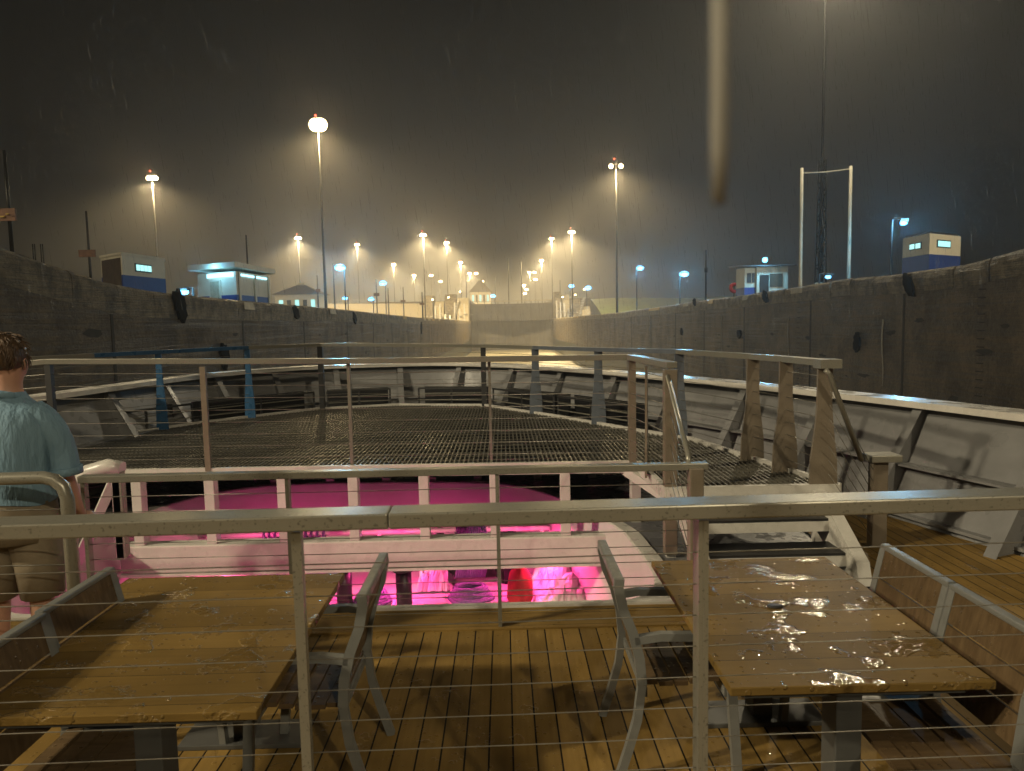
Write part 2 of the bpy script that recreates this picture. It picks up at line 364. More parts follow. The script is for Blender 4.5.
wr = lock_wall('lock_wall', XR, 1, RTp, 'stained concrete lock wall with dark rubber pads along the right side')
def onwall(px, py, X):
    d = Fw*FPX + Rt*(px-CX) + Up*(CY-py); return d*(X/d.x)
def fender(X, sgn, c, ry, rz, root, slant=0):
    m = MB(); n = 22; out = []
    rnd = random.Random(int(c.y*10))
    for i in range(n):
        a = 2*math.pi*i/n; k = rnd.uniform(.7,1.15); zz = rz*k*math.sin(a)
        out.append((X-sgn*.0, c.y+ry*k*math.cos(a)+slant*zz, c.z+zz))
    m.prism(out, (-sgn*.14,0,0)); return m.build('rubber_fender', M_rubber, root)
for (px, py, ry, rz, sl) in ((910,284,.42,.62,.5),(858,343,.33,.62,0),(682,332,.5,.42,0),(766,297,.5,.5,.5),(695,302,.5,.4,.5),(740,334,.45,.4,0)):
    fender(XR, 1, onwall(px, py, XR), ry, rz, wr, sl)
for (px, py, ry, rz, sl) in ((178,305,.5,.7,-.2),(223,356,.5,.6,0),(295,313,.5,.45,-.6),(354,318,.6,.5,-.6),(421,328,.8,.9,0)):
    fender(XL, -1, onwall(px, py, XL), ry, rz, wl, sl)
# weathered recesses and slime line on both walls
for X, sgn, root_ in ((XR,1,wr),(XL,-1,wl)):
    rnd = random.Random(9+sgn); m = MB(); Y_ = 12.
    top = []; bot = []
    while Y_ < GY: top.append((X-sgn*.03,Y_,-6.4+rnd.uniform(-.25,.25))); bot.append((X-sgn*.03,Y_,WZ-.5)); Y_ += 1.1+Y_*.02
    m.strip(top, bot); m.build('slime_band', M_moss, root_)
    m = MB()
    for k in range(60):
        Y_ = 16+k*k*.07+rnd.uniform(0,1.5); zc = rnd.uniform(-5.5,.0); n_ = 9
        rr_ = rnd.uniform(.12,.4); m.poly([(X-sgn*.012, Y_+rr_*rnd.uniform(.6,2.2)*math.cos(q*2*math.pi/n_), zc+rr_*.45*rnd.uniform(.4,1.1)*math.sin(q*2*math.pi/n_)) for q in range(n_)])
    m.build('spalled_patch', M_joint, root_)
# ladders let into the right wall
for px in (650, 800, 985):
    c = onwall(px, 320, XR); m = MB()
    for k in range(26): m.box((XR-.05, c.y, 1.0-k*.35),(XR-.01, c.y+.42, 1.04-k*.35))
    m.build('ladder_rungs', M_joint, wr)
# pale water leaks down the right wall
lk = MB()
for px, w in ((884,.10),(789,.07),(722,.09),(650,.1)):
    c = onwall(px, 312, XR); p = [(XR-.02, c.y+.25*math.sin(k*.7)*.4, c.z-.4-k*.45) for k in range(9)]
    lk.tube(p, [w*.5*(1-.08*k) for k in range(9)], 5)
lk.build('pale_leak_streak', mat('lime_streak', (.5,.48,.42), .4, noise=.3, nscale=4), wr)

# land on both sides
def land(name, X, sgn, prof, far):
    ys = [-110,-20,10,18,22,26,32,42,60,82,121,190,GY-4]
    m = MB(); m.strip([(X+sgn*1.35, y, topz(prof,y)-.03) for y in ys], [(X+sgn*8, y, topz(prof,60)-.2 if y > 34 else topz(prof,y)-.2) for y in ys])
    m.strip([(X+sgn*8, y, topz(prof,60)-.2 if y > 34 else topz(prof,y)-.2) for y in ys], [(X+sgn*far, y, 1.2) for y in ys])
    tag(m.build(name, M_ground), kind='structure')
land('ground', XL, -1, LT, 260); land('ground', XR, 1, RTp, 260)
MB().poly([(-300,GY-6,1.1),(300,GY-6,1.1),(300,880,1.1),(-300,880,1.1)]).build('ground', M_ground)['kind'] = 'structure'
# upper level beyond the gate: raised pavement on both sides
for a, b in (((XL-170, GY), (XL, 860)), ((XR, GY), (XR+16, 860))):
    MB().box((a[0], a[1], 1.0), (b[0], b[1], 9.6)).build('pavement', M_conc)['kind'] = 'structure'
# water of the upper chamber
MB().poly([(XL,GY+4,7.2),(XR,GY+4,7.2),(XR,860,7.2),(XL,860,7.2)]).build('water', M_water)['kind'] = 'structure'
# grassy bank on the right
m = MB(); n = 24
cols = []
for i in range(n+1):
    X = 37 + i*4.2
    cols.append([(X, 262+(i%3), 1.2), (X, 280, 5.5+math.sin(i*.7)*.4), (X, 300, 9.3-(max(0,i-14))*.32+math.sin(i*.5)*.3), (X, 420, 9.0-(max(0,i-14))*.32), (X, 520, 1.0)])
for j in range(4): m.strip([c[j] for c in cols], [c[j+1] for c in cols], True)
m.build('grass_bank', M_grass)['kind'] = 'structure'

# ---- lock gate
root = empty('lock_gate', ((XL+XR)/2, GY, WZ), 'closed steel lock gate spanning the far end of the chamber', 'lock gate')
for s in (-1, 1):
    xm = (XL+XR)/2; xe = XL if s < 0 else XR
    m = MB(); m.prism([(xm,GY+6,WZ-1),(xe,GY,WZ-1),(xe,GY+2,WZ-1),(xm,GY+8,WZ-1)], (0,0,9.1-WZ)); lf = m.build('gate_leaf', M_gate, root)
    m = MB()
    for k in range(9):
        z = WZ+.8+k*2.1; m.bar((xm,GY+5.9,z),(xe,GY-.1,z), .35, .28)
    for k in range(1,6):
        x = xm+(xe-xm)*k/6; y = GY+6-6*k/6; m.bar((x,y-.1,WZ),(x,y-.1,8.9), .25, .3)
    m.build('gate_rib', M_gate, lf)
    m = MB(); m.bar((xm,GY+6,9.25),(xe,GY,9.25),.9,.25); m.build('walkway', M_cop2, root)
    m = MB(); m.bar((xm,GY+5.6,10.2),(xe,GY-.4,10.2),.06,.06)
    for k in range(9):
        x = xm+(xe-xm)*k/8; m.bar((x,GY+5.6-6*k/8,9.2),(x,GY+5.6-6*k/8,10.2),.05,.05)
    m.build('railing', M_white, root)

# ---- approach piers with floodlit machinery at each side of gate
def pier(x0, x1, label, seed):
    root = empty('lock_pier', ((x0+x1)/2, 284, 1.2), label, 'pier', 'raised piers beside the far gate')
    rnd = random.Random(seed)
    w = x1-x0; n = 4
    edges = [x0+w*t for t in (0,.22,.45,.72,1)]
    for k in range(n):
        h = (11.6,9.2,12.0,10.4)[k] if seed == 1 else (12.2,11.0,9.0,6.0)[k]
        d = rnd.uniform(-2,2)
        m = MB(); xa, xb = edges[k]+.25, edges[k+1]-.25
        m.prism([(xa,284+d,1.2),(xa,296,1.2),(xa,296,h),(xa,287+d,h),(xa,284.6+d,h*.78)], (xb-xa,0,0)); m.build('pier_block', M_cop2 if k % 2 else M_cop, root)
    m = MB()
    for k in range(9):
        xa = x0+w*(.04+.105*k); hh = rnd.uniform(3.5,9.5); m.prism([(xa,282.6,1.2),(xa,284.2,1.2),(xa,284.2,hh),(xa,283.4,hh)], (.55,0,0))
        m.box((xa+.2,282.2,hh*.5),(xa+1.2,283.4,hh*.5+.3))
    for k in range(14): m.box((x0+w*.62+k*.18,282.0-k*.0,1.2+k*.62),(x0+w*.62+k*.18+.9,283.6,1.5+k*.62))
    m.build('buttress', M_white, root)
    m = MB()
    for k in range(5):
        x = x0+w*(k+.5)/5
        m.tube([(x,283,1.2),(x,283,3.6)], .07, 6)
        m.tube([(x,283,3.6),(x+w/5*.9,283,3.6)], .05, 6)
    for k in range(10):
        x = x0 + w*(.3+.06*k); m.bar((x,283.4-k*.05,2+k*.9),(x+1.0,283.4,2+k*.9), .12,.12)
    m.build('stair_rail', M_white, root)
    m = MB()
    for (fx, fz) in ((.2,9.6),(.55,10.4),(.8,12.5)): m.box((x0+w*fx, 282.6, fz),(x0+w*fx+.55, 282.9, fz+.4))
    m.build('floodlight', M_lampw, root)
    return root
pier(-31.5, XL-.2, 'floodlit stepped concrete pier left of the far gate', 1)
pier(XR+.2, 35, 'floodlit stepped concrete pier right of the far gate', 2)
# upper level face across the neighbouring lane
m = MB(); root = empty('lock_wall', (-60, 292, 1), 'long pale concrete wall crossing behind the left lane', 'lock wall')
m.prism([(-32,290,1),(-92,290,1),(-92,290,9.6),(-32,290,8.6)], (0,3,0)); m.build('wall_face', M_cop2, root)
m = MB()
for k in range(24): m.bar((-90+k*1.5,289.6,9.3),(-90+k*1.5,289.6,10.6),.12,.12)
m.bar((-90,289.6,10.6),(-55,289.6,10.6),.12,.12); m.build('railing', M_white, root)

# ================================================================== LIGHT MASTS
def lamp_obj(name, typ, loc, col, power, rad_=.5, spot=None, blend=.6, target=None):
    l = bpy.data.lights.new(name, typ); l.color = col; l.energy = power
    l.shadow_soft_size = rad_
    o = bpy.data.objects.new(name, l); C.objects.link(o); o.location = loc
    if typ == 'SPOT': l.spot_size = rad(spot); l.spot_blend = blend
    if target is not None: o.rotation_euler = (Vector(target)-Vector(loc)).to_track_quat('-Z', 'Y').to_euler()
    return o
def mast_proto():
    root = empty('light_mast', (0,0,0), 'x', 'light mast', 'tall floodlight masts along the lock walls')
    return root
def mast(head, base, label, power=MAST_W, p_big=False, colr=WARM, detail=True, tgt=None, two=False):
    x, y, z = head; f = max(1., y/330.)
    root = empty('light_mast', (x, y, base), label, 'light mast', 'tall floodlight masts along the lock walls')
    MB().tube([(x,y,base),(x,y,base+(z-base)*.5),(x,y,z+.2)], [.24*(f+1)/2,.17*(f+1)/2,.10*(f+1)/2], 8).build('pole', M_mast, root)
    hd = MB().tube([(x-.9,y,z),(x+.9,y,z)], .08, 6).tube([(x,y-.9,z),(x,y+.9,z)], .08, 6)
    hd.tube([(x,y,z),(x,y,z+.9)], .06, 6)
    hd.build('lamp_crossarm', M_dark, root)
    MB().ball((x-.35,y,z+1.0), .16, n=8).build('beacon', M_redl, root)
    m = MB(); h = MB()
    for dx in ((-.75,-.25,.25,.75) if not two else (-1.0,1.0)):
        w = (.95 if p_big else .42)*f; dx = dx*.55 if p_big else dx
        m.ball((x+dx,y,z-.42), w, (1,1,1.0), 12); h.box((x+dx-.2,y-.2,z+.1),(x+dx+.2,y+.2,z+.3))
    m.build('lamp', M_lampw, root); h.build('lamp_housing', M_dark, root)
    if power:
        l = lamp_obj('mast_light', 'SPOT', (0,-.3,z-base-1.3), colr, power, .7, 160, .55); l.parent = root
        l = lamp_obj('mast_glow', 'POINT', (0,-.5,z-base-.5), WARM, power*.06, 1.2); l.parent = root
    return root
big = [ # pixel, distance, base, label, power factor
 ((318,122),111,1.2,'tallest and brightest floodlight mast left of centre',1.2),
 ((423,234),247,1.2,'mast standing directly in front of the left pier',1.0),
 ((446.5,242),347,9.6,'mast rising just right of the left pier top',.9),
 ((460.5,262),430,9.6,'mast between the left pier and the small pyramid roof',.8),
 ((469.5,273),530,9.6,'left one of two close lamps above the pyramid roofed house',.7),
 ((476,273),535,9.6,'right one of two close lamps above the pyramid roofed house',0),
 ((482,281),640,9.6,'faint mast just right of the pyramid roofed house',.6),
 ((152,176),147,1.2,'mast behind the brown doored hut at far left',1.0),
 ((298,237),253,1.2,'mast above the wide hipped roof on the left',1.0),
 ((357,244),343,9.6,'mast between the blue white lamp and the left pier',.9),
 ((393.5,264),424,9.6,'medium mast left of the pier beyond the grey cross wall',.7),
 ((414,275),540,9.6,'small distant mast left of the tall pier mast',.5),
 ((431,275),545,9.6,'small distant mast right of the tall pier mast',0),
 ((440.5,281),640,9.6,'tiniest mast glimmering above the left pier',0),
 ((616,164),145,1.5,'twin lamp mast standing alone on the right wall',1.0),
 ((571.5,231),243,1.5,'mast in front of the right pier',1.0),
 ((551.5,238),340,9.6,'mast just behind the right end of the gate',.9),
 ((541.5,260),428,9.6,'third mast of the right row beyond the gate',.8),
 ((529.5,272),615,9.6,'left one of two close lamps over the gate right side',.6),
 ((534.5,272),600,9.6,'right one of two close lamps over the gate right side',0),
 ((535.5,279),560,9.6,'lower small lamp under the close pair over the gate',0),
 ((524,285),700,9.6,'upper of three stacked distant lamps beyond the gate',.4),
 ((526.5,289),690,9.6,'middle of three stacked distant lamps beyond the gate',0),
 ((525,293),680,9.6,'lowest of three stacked distant lamps beyond the gate',0),
]
for (p, Y, b, lab, k) in big:
    c = atY(p[0], p[1], Y)
    mast((c.x, c.y, c.z), b, lab, MAST_W*k*(1.0 if Y < 200 else min(6.0, 2.6+(Y-200)/70)), two=(p[0] == 616), p_big=(p[0] == 318))
# nearer masts outside the picture whose light falls on the ship

mast((-42,-14,30), 2, 'near mast on the left bank beside the ship', MAST_W*1.1, colr=NEAR)
# short warm lamp on the left wall beside the ship and unseen front fill lights added behind the camera
def flood(loc, tgt, label, power, size=120, cat='floodlight', pole=None):
    r_ = empty('floodlight', loc, label, cat, 'warm floodlights near the ship')
    d = (Vector(tgt)-Vector(loc)).normalized()
    MB().bar(Vector(loc)-d*.22, Vector(loc)-d*.06, .42,.34).build('lamp_housing', M_dark, r_)
    MB().bar(Vector(loc)-d*.055, Vector(loc)-d*.03, .36,.28).build('lamp', M_lampw, r_)
    if pole is not None: MB().tube([Vector(loc)-d*.2-Vector((0,0,.1)), (loc[0]-d.x*.2,loc[1]-d.y*.2,pole)], .06, 8).build('pole', M_dark, r_)
    l = lamp_obj('floodlight_beam', 'SPOT', (0,0,0), NEAR, power, .4 if power > 1000 else .5, size, .5); l.parent = r_
    l.rotation_euler = d.to_track_quat('-Z','Y').to_euler()
flood((-18,-1.9,9), (0,5,-1.5), 'warm floodlight on a short pole on the left wall beside the ship', 7000, 110, pole=2.5)
flood((27,13,8.5), (24,42,3.2), 'warm floodlight on a short pole on the right wall aimed at the control hut', 14000, 75, pole=2.9)
flood((2.2,-1.6,4.4), (0,8,-1.8), 'unseen right hand front fill light added above the upper deck', 80, 130, pole=-1.5)  # this pair is added front fill for rail faces and beam
flood((-3.4,-2.2,3.9), (-1,8,-1.8), 'unseen left hand front fill light added above the upper deck', 110, 130, pole=-1.5)
mast((24,-48,31), 3, 'mast on the right bank behind the ship', MAST_W*1.1, colr=NEAR)

# ---- cool lamps
def cool_lamp(p, Y, base, label, power=1500, r=.22):
    c = atY(p[0], p[1], Y)
    r = r*1.5; power *= 1.0
    root = empty('street_lamp', (c.x, c.y, base), label, 'street lamp', 'cold blue white lamps on low posts')
    dx = .5 if p[0] < 512 else -.5
    MB().tube([(c.x+dx,c.y+.3,base),(c.x+dx,c.y+.3,c.z+.25),(c.x,c.y+.1,c.z+.3)], .06+Y*.0003, 6).build('pole', M_dark, root)
    MB().box((c.x-r,c.y-r*.8,c.z+.1),(c.x+r,c.y+r*.8,c.z+.25)).build('lamp_housing', M_dark, root)
    MB().ball((c.x,c.y-.02,c.z), r, (1,.8,.6), 10).build('lamp', M_lampc, root)
    if power: lamp_obj('cool_light', 'POINT', (0,-.6,c.z-base-.3), COOL, power, r).parent = root
cool_lamp((340,267.5),100,1.3,'brightest blue white lamp beside the tallest mast',9000,.5)
cool_lamp((184,292),50,1.2,'low blue white lamp between the two left huts',700,.22)
cool_lamp((383,283),180,1.2,'blue lamp left of the grey cross wall',5000,.6)
cool_lamp((371,299),180,1.2,'low blue lamp under the lamp left of the cross wall',0,.5)
cool_lamp((640,268),120,1.5,'blue lamp right of the lone twin lamp mast',5000,.4)
cool_lamp((684,274),100,1.5,'blue white lamp above the right wall left of the thin post',5000,.42)
cool_lamp((571.5,286),268,9.6,'small blue lamp low on the right pier',3000,.7)
cool_lamp((588,288),262,5.5,'blue lamp above the grassy bank',3000,.8)
cool_lamp((903,223),44,2.0,'blue lamp on dark post left of the two tone control hut',1500,.16)
cool_lamp((828,277),52,2.0,'tiny low blue lamp between the goal shaped posts',60,.14)
cool_lamp((493,296),330,9.6,'small cold lamp just left of the mid gate mast',1500,.8)
cool_lamp((345,298),140,1.2,'low cold lamp behind the wall under the brightest blue lamp',0,.35)

# ================================================================== HUTS
def hut_box(root, x0, y0, z0, x1, y1, z1, bl, name='wall'):
    MB().box((x0,y0,z0+bl),(x1,y1,z1)).build(name, M_bwhite, root)
    MB().box((x0-.02,y0-.02,z0),(x1+.02,y1+.02,z0+bl)).build('blue_band', M_bblue, root)
# A: brown doored hut left
a = atY(100,253,37); b_ = atY(130,254,36.2); c_ = atY(166,259,39)
zt = 3.9
root = empty('control_hut', (-18.5,37,1.2), 'white and blue hut with brown door and glowing slit window at far left', 'hut')
P = [(a.x,37.6),(b_.x,36.0),(c_.x,39.5),(c_.x-1.9,41.4)]
m = MB(); m.prism([(x,y,3.05) for x,y in P], (0,0,1.0)); m.build('wall', M_bwhite, root)
m = MB(); cx = sum(p[0] for p in P)/4; cy = sum(p[1] for p in P)/4
m.prism([(cx+(x-cx)*1.006,cy+(y-cy)*1.006,1.1) for x,y in P], (0,0,1.95)); m.build('blue_band', M_bblue, root)
m = MB(); m.prism([(cx+(x-cx)*1.04,cy+(y-cy)*1.04,4.05) for x,y in P], (0,0,.12)); m.build('roof', M_bwhite, root)
def face_panel(p, q, t0, t1, z0, z1, mat_, name, root, out=.04):
    p = Vector((p[0],p[1],0)); q = Vector((q[0],q[1],0)); d = q-p; nrm = Vector((d.y,-d.x,0)).normalized()*out
    A = p+d*t0+nrm; Bq = p+d*t1+nrm
    m = MB(); m.prism([(A.x,A.y,z0),(Bq.x,Bq.y,z0),(Bq.x,Bq.y,z1),(A.x,A.y,z1)], -nrm*1.0); return m.build(name, mat_, root)
face_panel(P[0],P[1],.08,.95,1.2,3.9,M_bdoor,'door',root)
f = face_panel(P[1],P[2],.28,.66,3.28,3.7,M_black,'window_frame',root,.03)
for k in range(4): face_panel(P[1],P[2],.30+k*.09,.375+k*.09,3.34,3.64,M_win,'window',root,.05)
root.location += Vector((-.33,0,-.26))
# B: kiosk with flat overhanging roof
root = empty('kiosk', (-18,48,1.2), 'blue and white kiosk with flat overhanging roof and bright strip lights', 'hut')
k0 = atY(197,270,46.5); k1 = atY(235,272,44.5); k2 = atY(269,277,50)
P = [(k0.x,46.5),(k1.x,44.6),(k2.x,50),(k2.x-2.2,51.5)]
cx = sum(p[0] for p in P)/4; cy = sum(p[1] for p in P)/4
m = MB(); m.prism([(x,y,2.3) for x,y in P], (0,0,1.45)); m.build('wall', M_bwhite, root)
m = MB(); m.prism([(cx+(x-cx)*1.008,cy+(y-cy)*1.008,1.0) for x,y in P], (0,0,1.3)); m.build('blue_band', M_bblue, root)
m = MB(); m.prism([(cx+(x-cx)*1.22,cy+(y-cy)*1.22,3.95) for x,y in P], (0,0,.32)); m.build('roof', M_bwhite, root)
face_panel(P[0],P[1],.32,.62,1.1,3.3,M_bwhite,'door_frame',root,.06); face_panel(P[0],P[1],.36,.58,1.1,3.2,M_cop2,'door',root,.09)
face_panel(P[0],P[1],.28,.95,3.42,3.68,M_winblue,'strip_light',root,.08)
face_panel(P[1],P[2],.1,.9,3.5,3.62,M_winblue,'strip_light',root,.06)
for t in (.05,.5,.93): face_panel(P[1],P[2],t,t+.05,1.0,3.75,M_bwhite,'pilaster',root,.08)
lamp_obj('kiosk_light','POINT',((P[0][0]+P[1][0])/2,44.4,3.6),COOL,110,.3)
root.location.z -= .2
# C: guard booth on right
root = empty('guard_booth', (22.5,61,2), 'small pale booth with dark doorway and open side window on the right wall', 'hut')
x0 = atY(746,262,60.5).x; x1 = atY(788,262,60.5).x; xm = atY(759,262,60).x; zt = atY(766,265,60).z
m = MB(); m.box((x0,60.8,2.6),(xm,63,zt-.1)); m.build('side_wall', M_bwhite, root)
m = MB(); m.box((x0-.02,60.78,1.7),(xm+.02,63.02,2.6)); m.build('blue_band', M_bblue, root)
m = MB(); m.box((xm,60.5,1.7),(x1,63,zt-.1)); m.build('wall', M_bwhite, root)
m = MB(); m.box((xm+.25,60.42,1.7),(xm+1.0,60.5,zt-.8)); m.build('door', M_black, root)
m = MB(); m.box((xm+1.1,60.44,2.6),(x1-.45,60.5,zt-.7)); m.build('window', M_bdoor, root)
m = MB(); m.box((x0+.2,60.74,3.0),(x0+.55,60.8,zt-.6)); m.box((xm-.3,60.74,3.0),(xm-.08,60.8,zt-.6)); m.build('window', M_dark, root)
m = MB(); m.prism([(x0-.5,59.9,zt-.1),(x1+.5,59.9,zt-.1),(x1+.5,63.5,zt+.1),(x0-.5,63.5,zt+.1)], (0,0,.1)); m.build('roof', M_dark, root)
c = atY(765,260,60); MB().ball(c, .22, n=10).build('roof_lamp', M_lampc, root); lamp_obj('booth_light','POINT',(c.x,c.y-.6,c.z+.1),COOL,500,.22)
# D: two tone control hut right
root = empty('control_hut', (24,40,2), 'two tone white and blue box hut with two lit windows at far right', 'hut')
p0 = atY(903,236,41); p1 = atY(931,233,38.5); p2 = atY(960,232,40.5); zt = p1.z
P = [(p0.x,41),(p1.x,38.6),(p2.x,40.4),(p2.x-.3,43.5)]
cx = sum(p[0] for p in P)/4; cy = sum(p[1] for p in P)/4
zmid = atY(931,254,38.6).z
m = MB(); m.prism([(x,y,zmid) for x,y in P], (0,0,zt-zmid)); m.build('wall', M_bwhite, root)
m = MB(); m.prism([(cx+(x-cx)*1.006,cy+(y-cy)*1.006,1.9) for x,y in P], (0,0,zmid-1.9)); m.build('blue_band', M_bblue, root)
m = MB(); m.prism([(cx+(x-cx)*.9,cy+(y-cy)*.9,zt) for x,y in P], (0,0,.12)); m.build('roof', M_dark, root)
face_panel(P[0],P[1],.28,.72,zt-.75,zt-.38,M_black,'window_frame',root,.03)
for t in (.30,.52): face_panel(P[0],P[1],t,t+.17,zt-.70,zt-.43,M_win,'window',root,.05)
face_panel(P[1],P[2],.22,.66,zt-.72,zt-.3,M_black,'window_frame',root,.03); face_panel(P[1],P[2],.25,.63,zt-.66,zt-.36,M_win,'window',root,.05)
MB().tube([(P[1][0]-.9,40,zt),(P[1][0]-.9,40,zt+.9)],.05,6).build('vent_pipe', M_dark, root)

# ---- far houses
def pyramid_house(px0, px1, pyt, pyb, Y, label, name):
    a = atY(px0,pyb,Y); b = atY(px1,pyb,Y); t_ = atY((px0+px1)/2,pyt,Y); w = (b.x-a.x); d = w*.8
    root = empty(name, ((a.x+b.x)/2, Y, 1.2), label, 'building')
    ze = a.z+(t_.z-a.z)*.42; zb = 1.2 if Y < 290 else 9.6
    MB().box((a.x+w*.06,Y,zb),(b.x-w*.06,Y+d*.9,ze)).build('wall', M_bwhite, root)
    m = MB(); c = Vector(((a.x+b.x)/2, Y+d/2, t_.z))
    base = [(a.x,Y-.5,ze),(b.x,Y-.5,ze),(b.x,Y+d,ze),(a.x,Y+d,ze)]
    v = [m.bm.verts.new(p) for p in base]; tp = [m.bm.verts.new(c+Vector((dx*w*.08,dy*w*.05,0))) for dx,dy in ((-1,-1),(1,-1),(1,1),(-1,1))]
    m.bm.faces.new(v[::-1]); m.bm.faces.new(tp)
    for i in range(4): m.bm.faces.new((v[i],v[(i+1)%4],tp[(i+1)%4],tp[i]))
    rf = m.build('roof', M_broof, root)
    MB().box((c.x-w*.06,c.y-w*.06,c.z-.05),(c.x+w*.06,c.y+w*.06,c.z+w*.04)).build('cupola', M_bwhite, rf)
    for k in range(5):
        xx = a.x+w*(.14+.16*k); MB().box((xx,Y-.06,zb+(ze-zb)*.3),(xx+w*.08,Y,zb+(ze-zb)*.8)).build('window', M_black if k % 2 else M_win, root)
pyramid_house(272,322,284,302,190,'wide low building with hipped roof behind the left wall','lock_house')
pyramid_house(469,492,280,301,400,'small house with steep pyramid roof left of the gate','control_house')

# ---- marker posts with boards
def sign_post(px, pyt, pyb, Y, base, label, board=None, r=.07, mt=None):
    t_ = atY(px,pyt,Y)
    root = empty('marker_post', (t_.x, Y, base), label, 'marker post', 'thin posts standing on the lock walls')
    MB().tube([(t_.x,Y,base),(t_.x,Y,t_.z)], [r,r*.7], 6).build('pole', mt or M_dark, root)
    if board:
        (ax, ay, bx, by) = board; p = atY(ax,ay,Y-.1); q = atY(bx,by,Y-.1)
        MB().box((p.x,Y-.16,q.z),(q.x,Y-.1,p.z)).build('sign_board', M_sign, root)
    return root
r_ = sign_post(4,150,245,20,1.9,'pale post with rusty brown board at the left picture edge',(-14,209,17,221),.06,M_mast)
m = MB()
for k, (w_, h_) in enumerate(((.05,.03),(.03,.05),(.06,.02),(.04,.04),(.05,.02))):
    x = atY(-8+k*5,215,19.8).x; z = atY(0,215,19.8).z
    m.box((x-w_,19.80,z-h_+.05*(k%2)),(x+w_,19.83,z+h_-.04*(k%3)))
m.build('worn_paint', M_yel, r_)
sign_post(86,211,273,34,1.2,'dark post with board left of the brown doored hut',(79,250,96,257),.07)
sign_post(246,235,265,60,1.2,'short post and board behind the kiosk',(241,265,252,269),.09)
for px, pt, pb, Y, lab, bd in ((333,263,303,110,'thin post right of the tallest mast',None),(376,279,308,200,'post with small board before the cross wall',(373.5,293,379.5,296)),
    (317,275,303,120,'crooked post with two small boards left of the tallest mast',(315.5,289,320.5,292)),(403,287,314,210,'short post with board in front of the cross wall',(400.5,300,405.5,302)),
    (422,292,320,150,'post at the recess left of the pier',(419.5,303,424.5,305)),(706,250,297,75,'pale post with dark collar on the right wall',None),
    (560,280,300,330,'thin dark post over the right pier',None),(508,258,302,330,'pale slender mast rising over the gate centre',None),(521,262,302,330,'dark slender mast over the gate right of centre',None),(495,276,301,420,'faint pole over the left half of the gate',None),(388,288,308,205,'leaning thin post beside the cross wall',None),(466,275,302,300,'lattice like pole behind the left pier',None)):
    base = 1.3 if Y < 290 else 9.0
    sign_post(px,pt,pb,Y,base,lab,bd,.06+Y*.0006,M_mast if px in (706,508) else None)
c = atY(706,270,75); MB().tube([(c.x,75,c.z-.25),(c.x,75,c.z+.25)],.16,8).build('collar', M_black, bpy.data.objects['marker_post.008'])
# handrail hoops near left edge
root = empty('ladder_hoops', (-13.6,22,1.9), 'pair of small steel hoops on the left wall top', 'handrail')
for px in (34,42):
    a = atY(px-1.5,244,22.5); b = atY(px+1.5,258,22.5); MB().tube([(a.x,22.5,b.z-.3),(a.x,22.5,a.z),(b.x,22.5,a.z),(b.x,22.5,b.z-.3)],.02,6).build('hoop', M_mast, root)
# goal shaped posts
root = empty('goal_posts', (23,50,2), 'pair of tall pale posts joined by a thin cross wire on the right wall', 'posts')
a = atY(802,168,50); b = atY(851,166,50)
for p in (a, b): MB().tube([(p.x,50,1.9),(p.x,50,p.z)], [.12,.10], 10).build('post', M_bwhite, root)
MB().tube([(a.x,50,a.z-.35),((a.x+b.x)/2,50,a.z-.30),(b.x,50,b.z-.2)], .035, 6).build('cross_wire', M_bwhite, root)
# dark lattice mast
root = empty('lattice_mast', (24.3,55,2), 'dark lattice mast rising between the two pale posts out of the picture', 'mast')
t_ = atY(823,128,55); x = t_.x; h = 24.6
m = MB()
for sx, sy in ((-1,-1),(1,-1),(1,1),(-1,1)): m.tube([(x+sx*.30,55+sy*.30,2),(x+sx*.17,55+sy*.17,2+h*.40)], .07, 6)
m.tube([(x,55,2),(x,55,2+h*.5),(x,55,2+h)], [.16,.10,.05], 8)
for k in range(16):
    z0 = 2+h*.4*k/16; z1 = 2+h*.4*(k+1)/16; s = 1 if k % 2 else -1; w_ = .28-.12*k/16
    m.tube([(x-s*w_,54.72,z0),(x+s*w_,54.72,z1)], .035, 5); m.tube([(x-s*w_,55.28,z0),(x+s*w_,55.28,z1)], .035, 5)
m.build('lattice', M_unlit, root); lamp_obj('mast_light','SPOT',(x-24.3,-1.6,24.4),NEAR,MAST_W*.27,.5,165,.5).parent = root
q_ = MB()
for dx in (-1.1,-.4,.4,1.1): q_.box((x+dx-.3,54.65,26.7),(x+dx+.3,55.3,26.95))
q_.build('lamp', M_lampw, root); MB().box((x-1.5,54.6,27.0),(x+1.5,55.4,27.2)).build('lamp_housing', M_dark, root)
MB().box((x-.5,54.4,2),(x-.1,54.8,2.6)).build('cabinet', M_bwhite, root)
# red lifebuoy on post
c = atY(734.5,288,70); root = empty('life_ring', (c.x,70,2), 'round red life ring on a stand left of the booth', 'life ring')
m = MB(); m.tube([(c.x+.38*math.cos(a_),70+.1*math.sin(a_),c.z+.38*math.sin(a_)) for a_ in [k*math.pi/8 for k in range(17)]], .17, 8); m.build('ring', M_red, root)
MB().tube([(c.x,70.15,1.9),(c.x,70.15,c.z+.3)], .05, 6).build('post', M_dark, root)

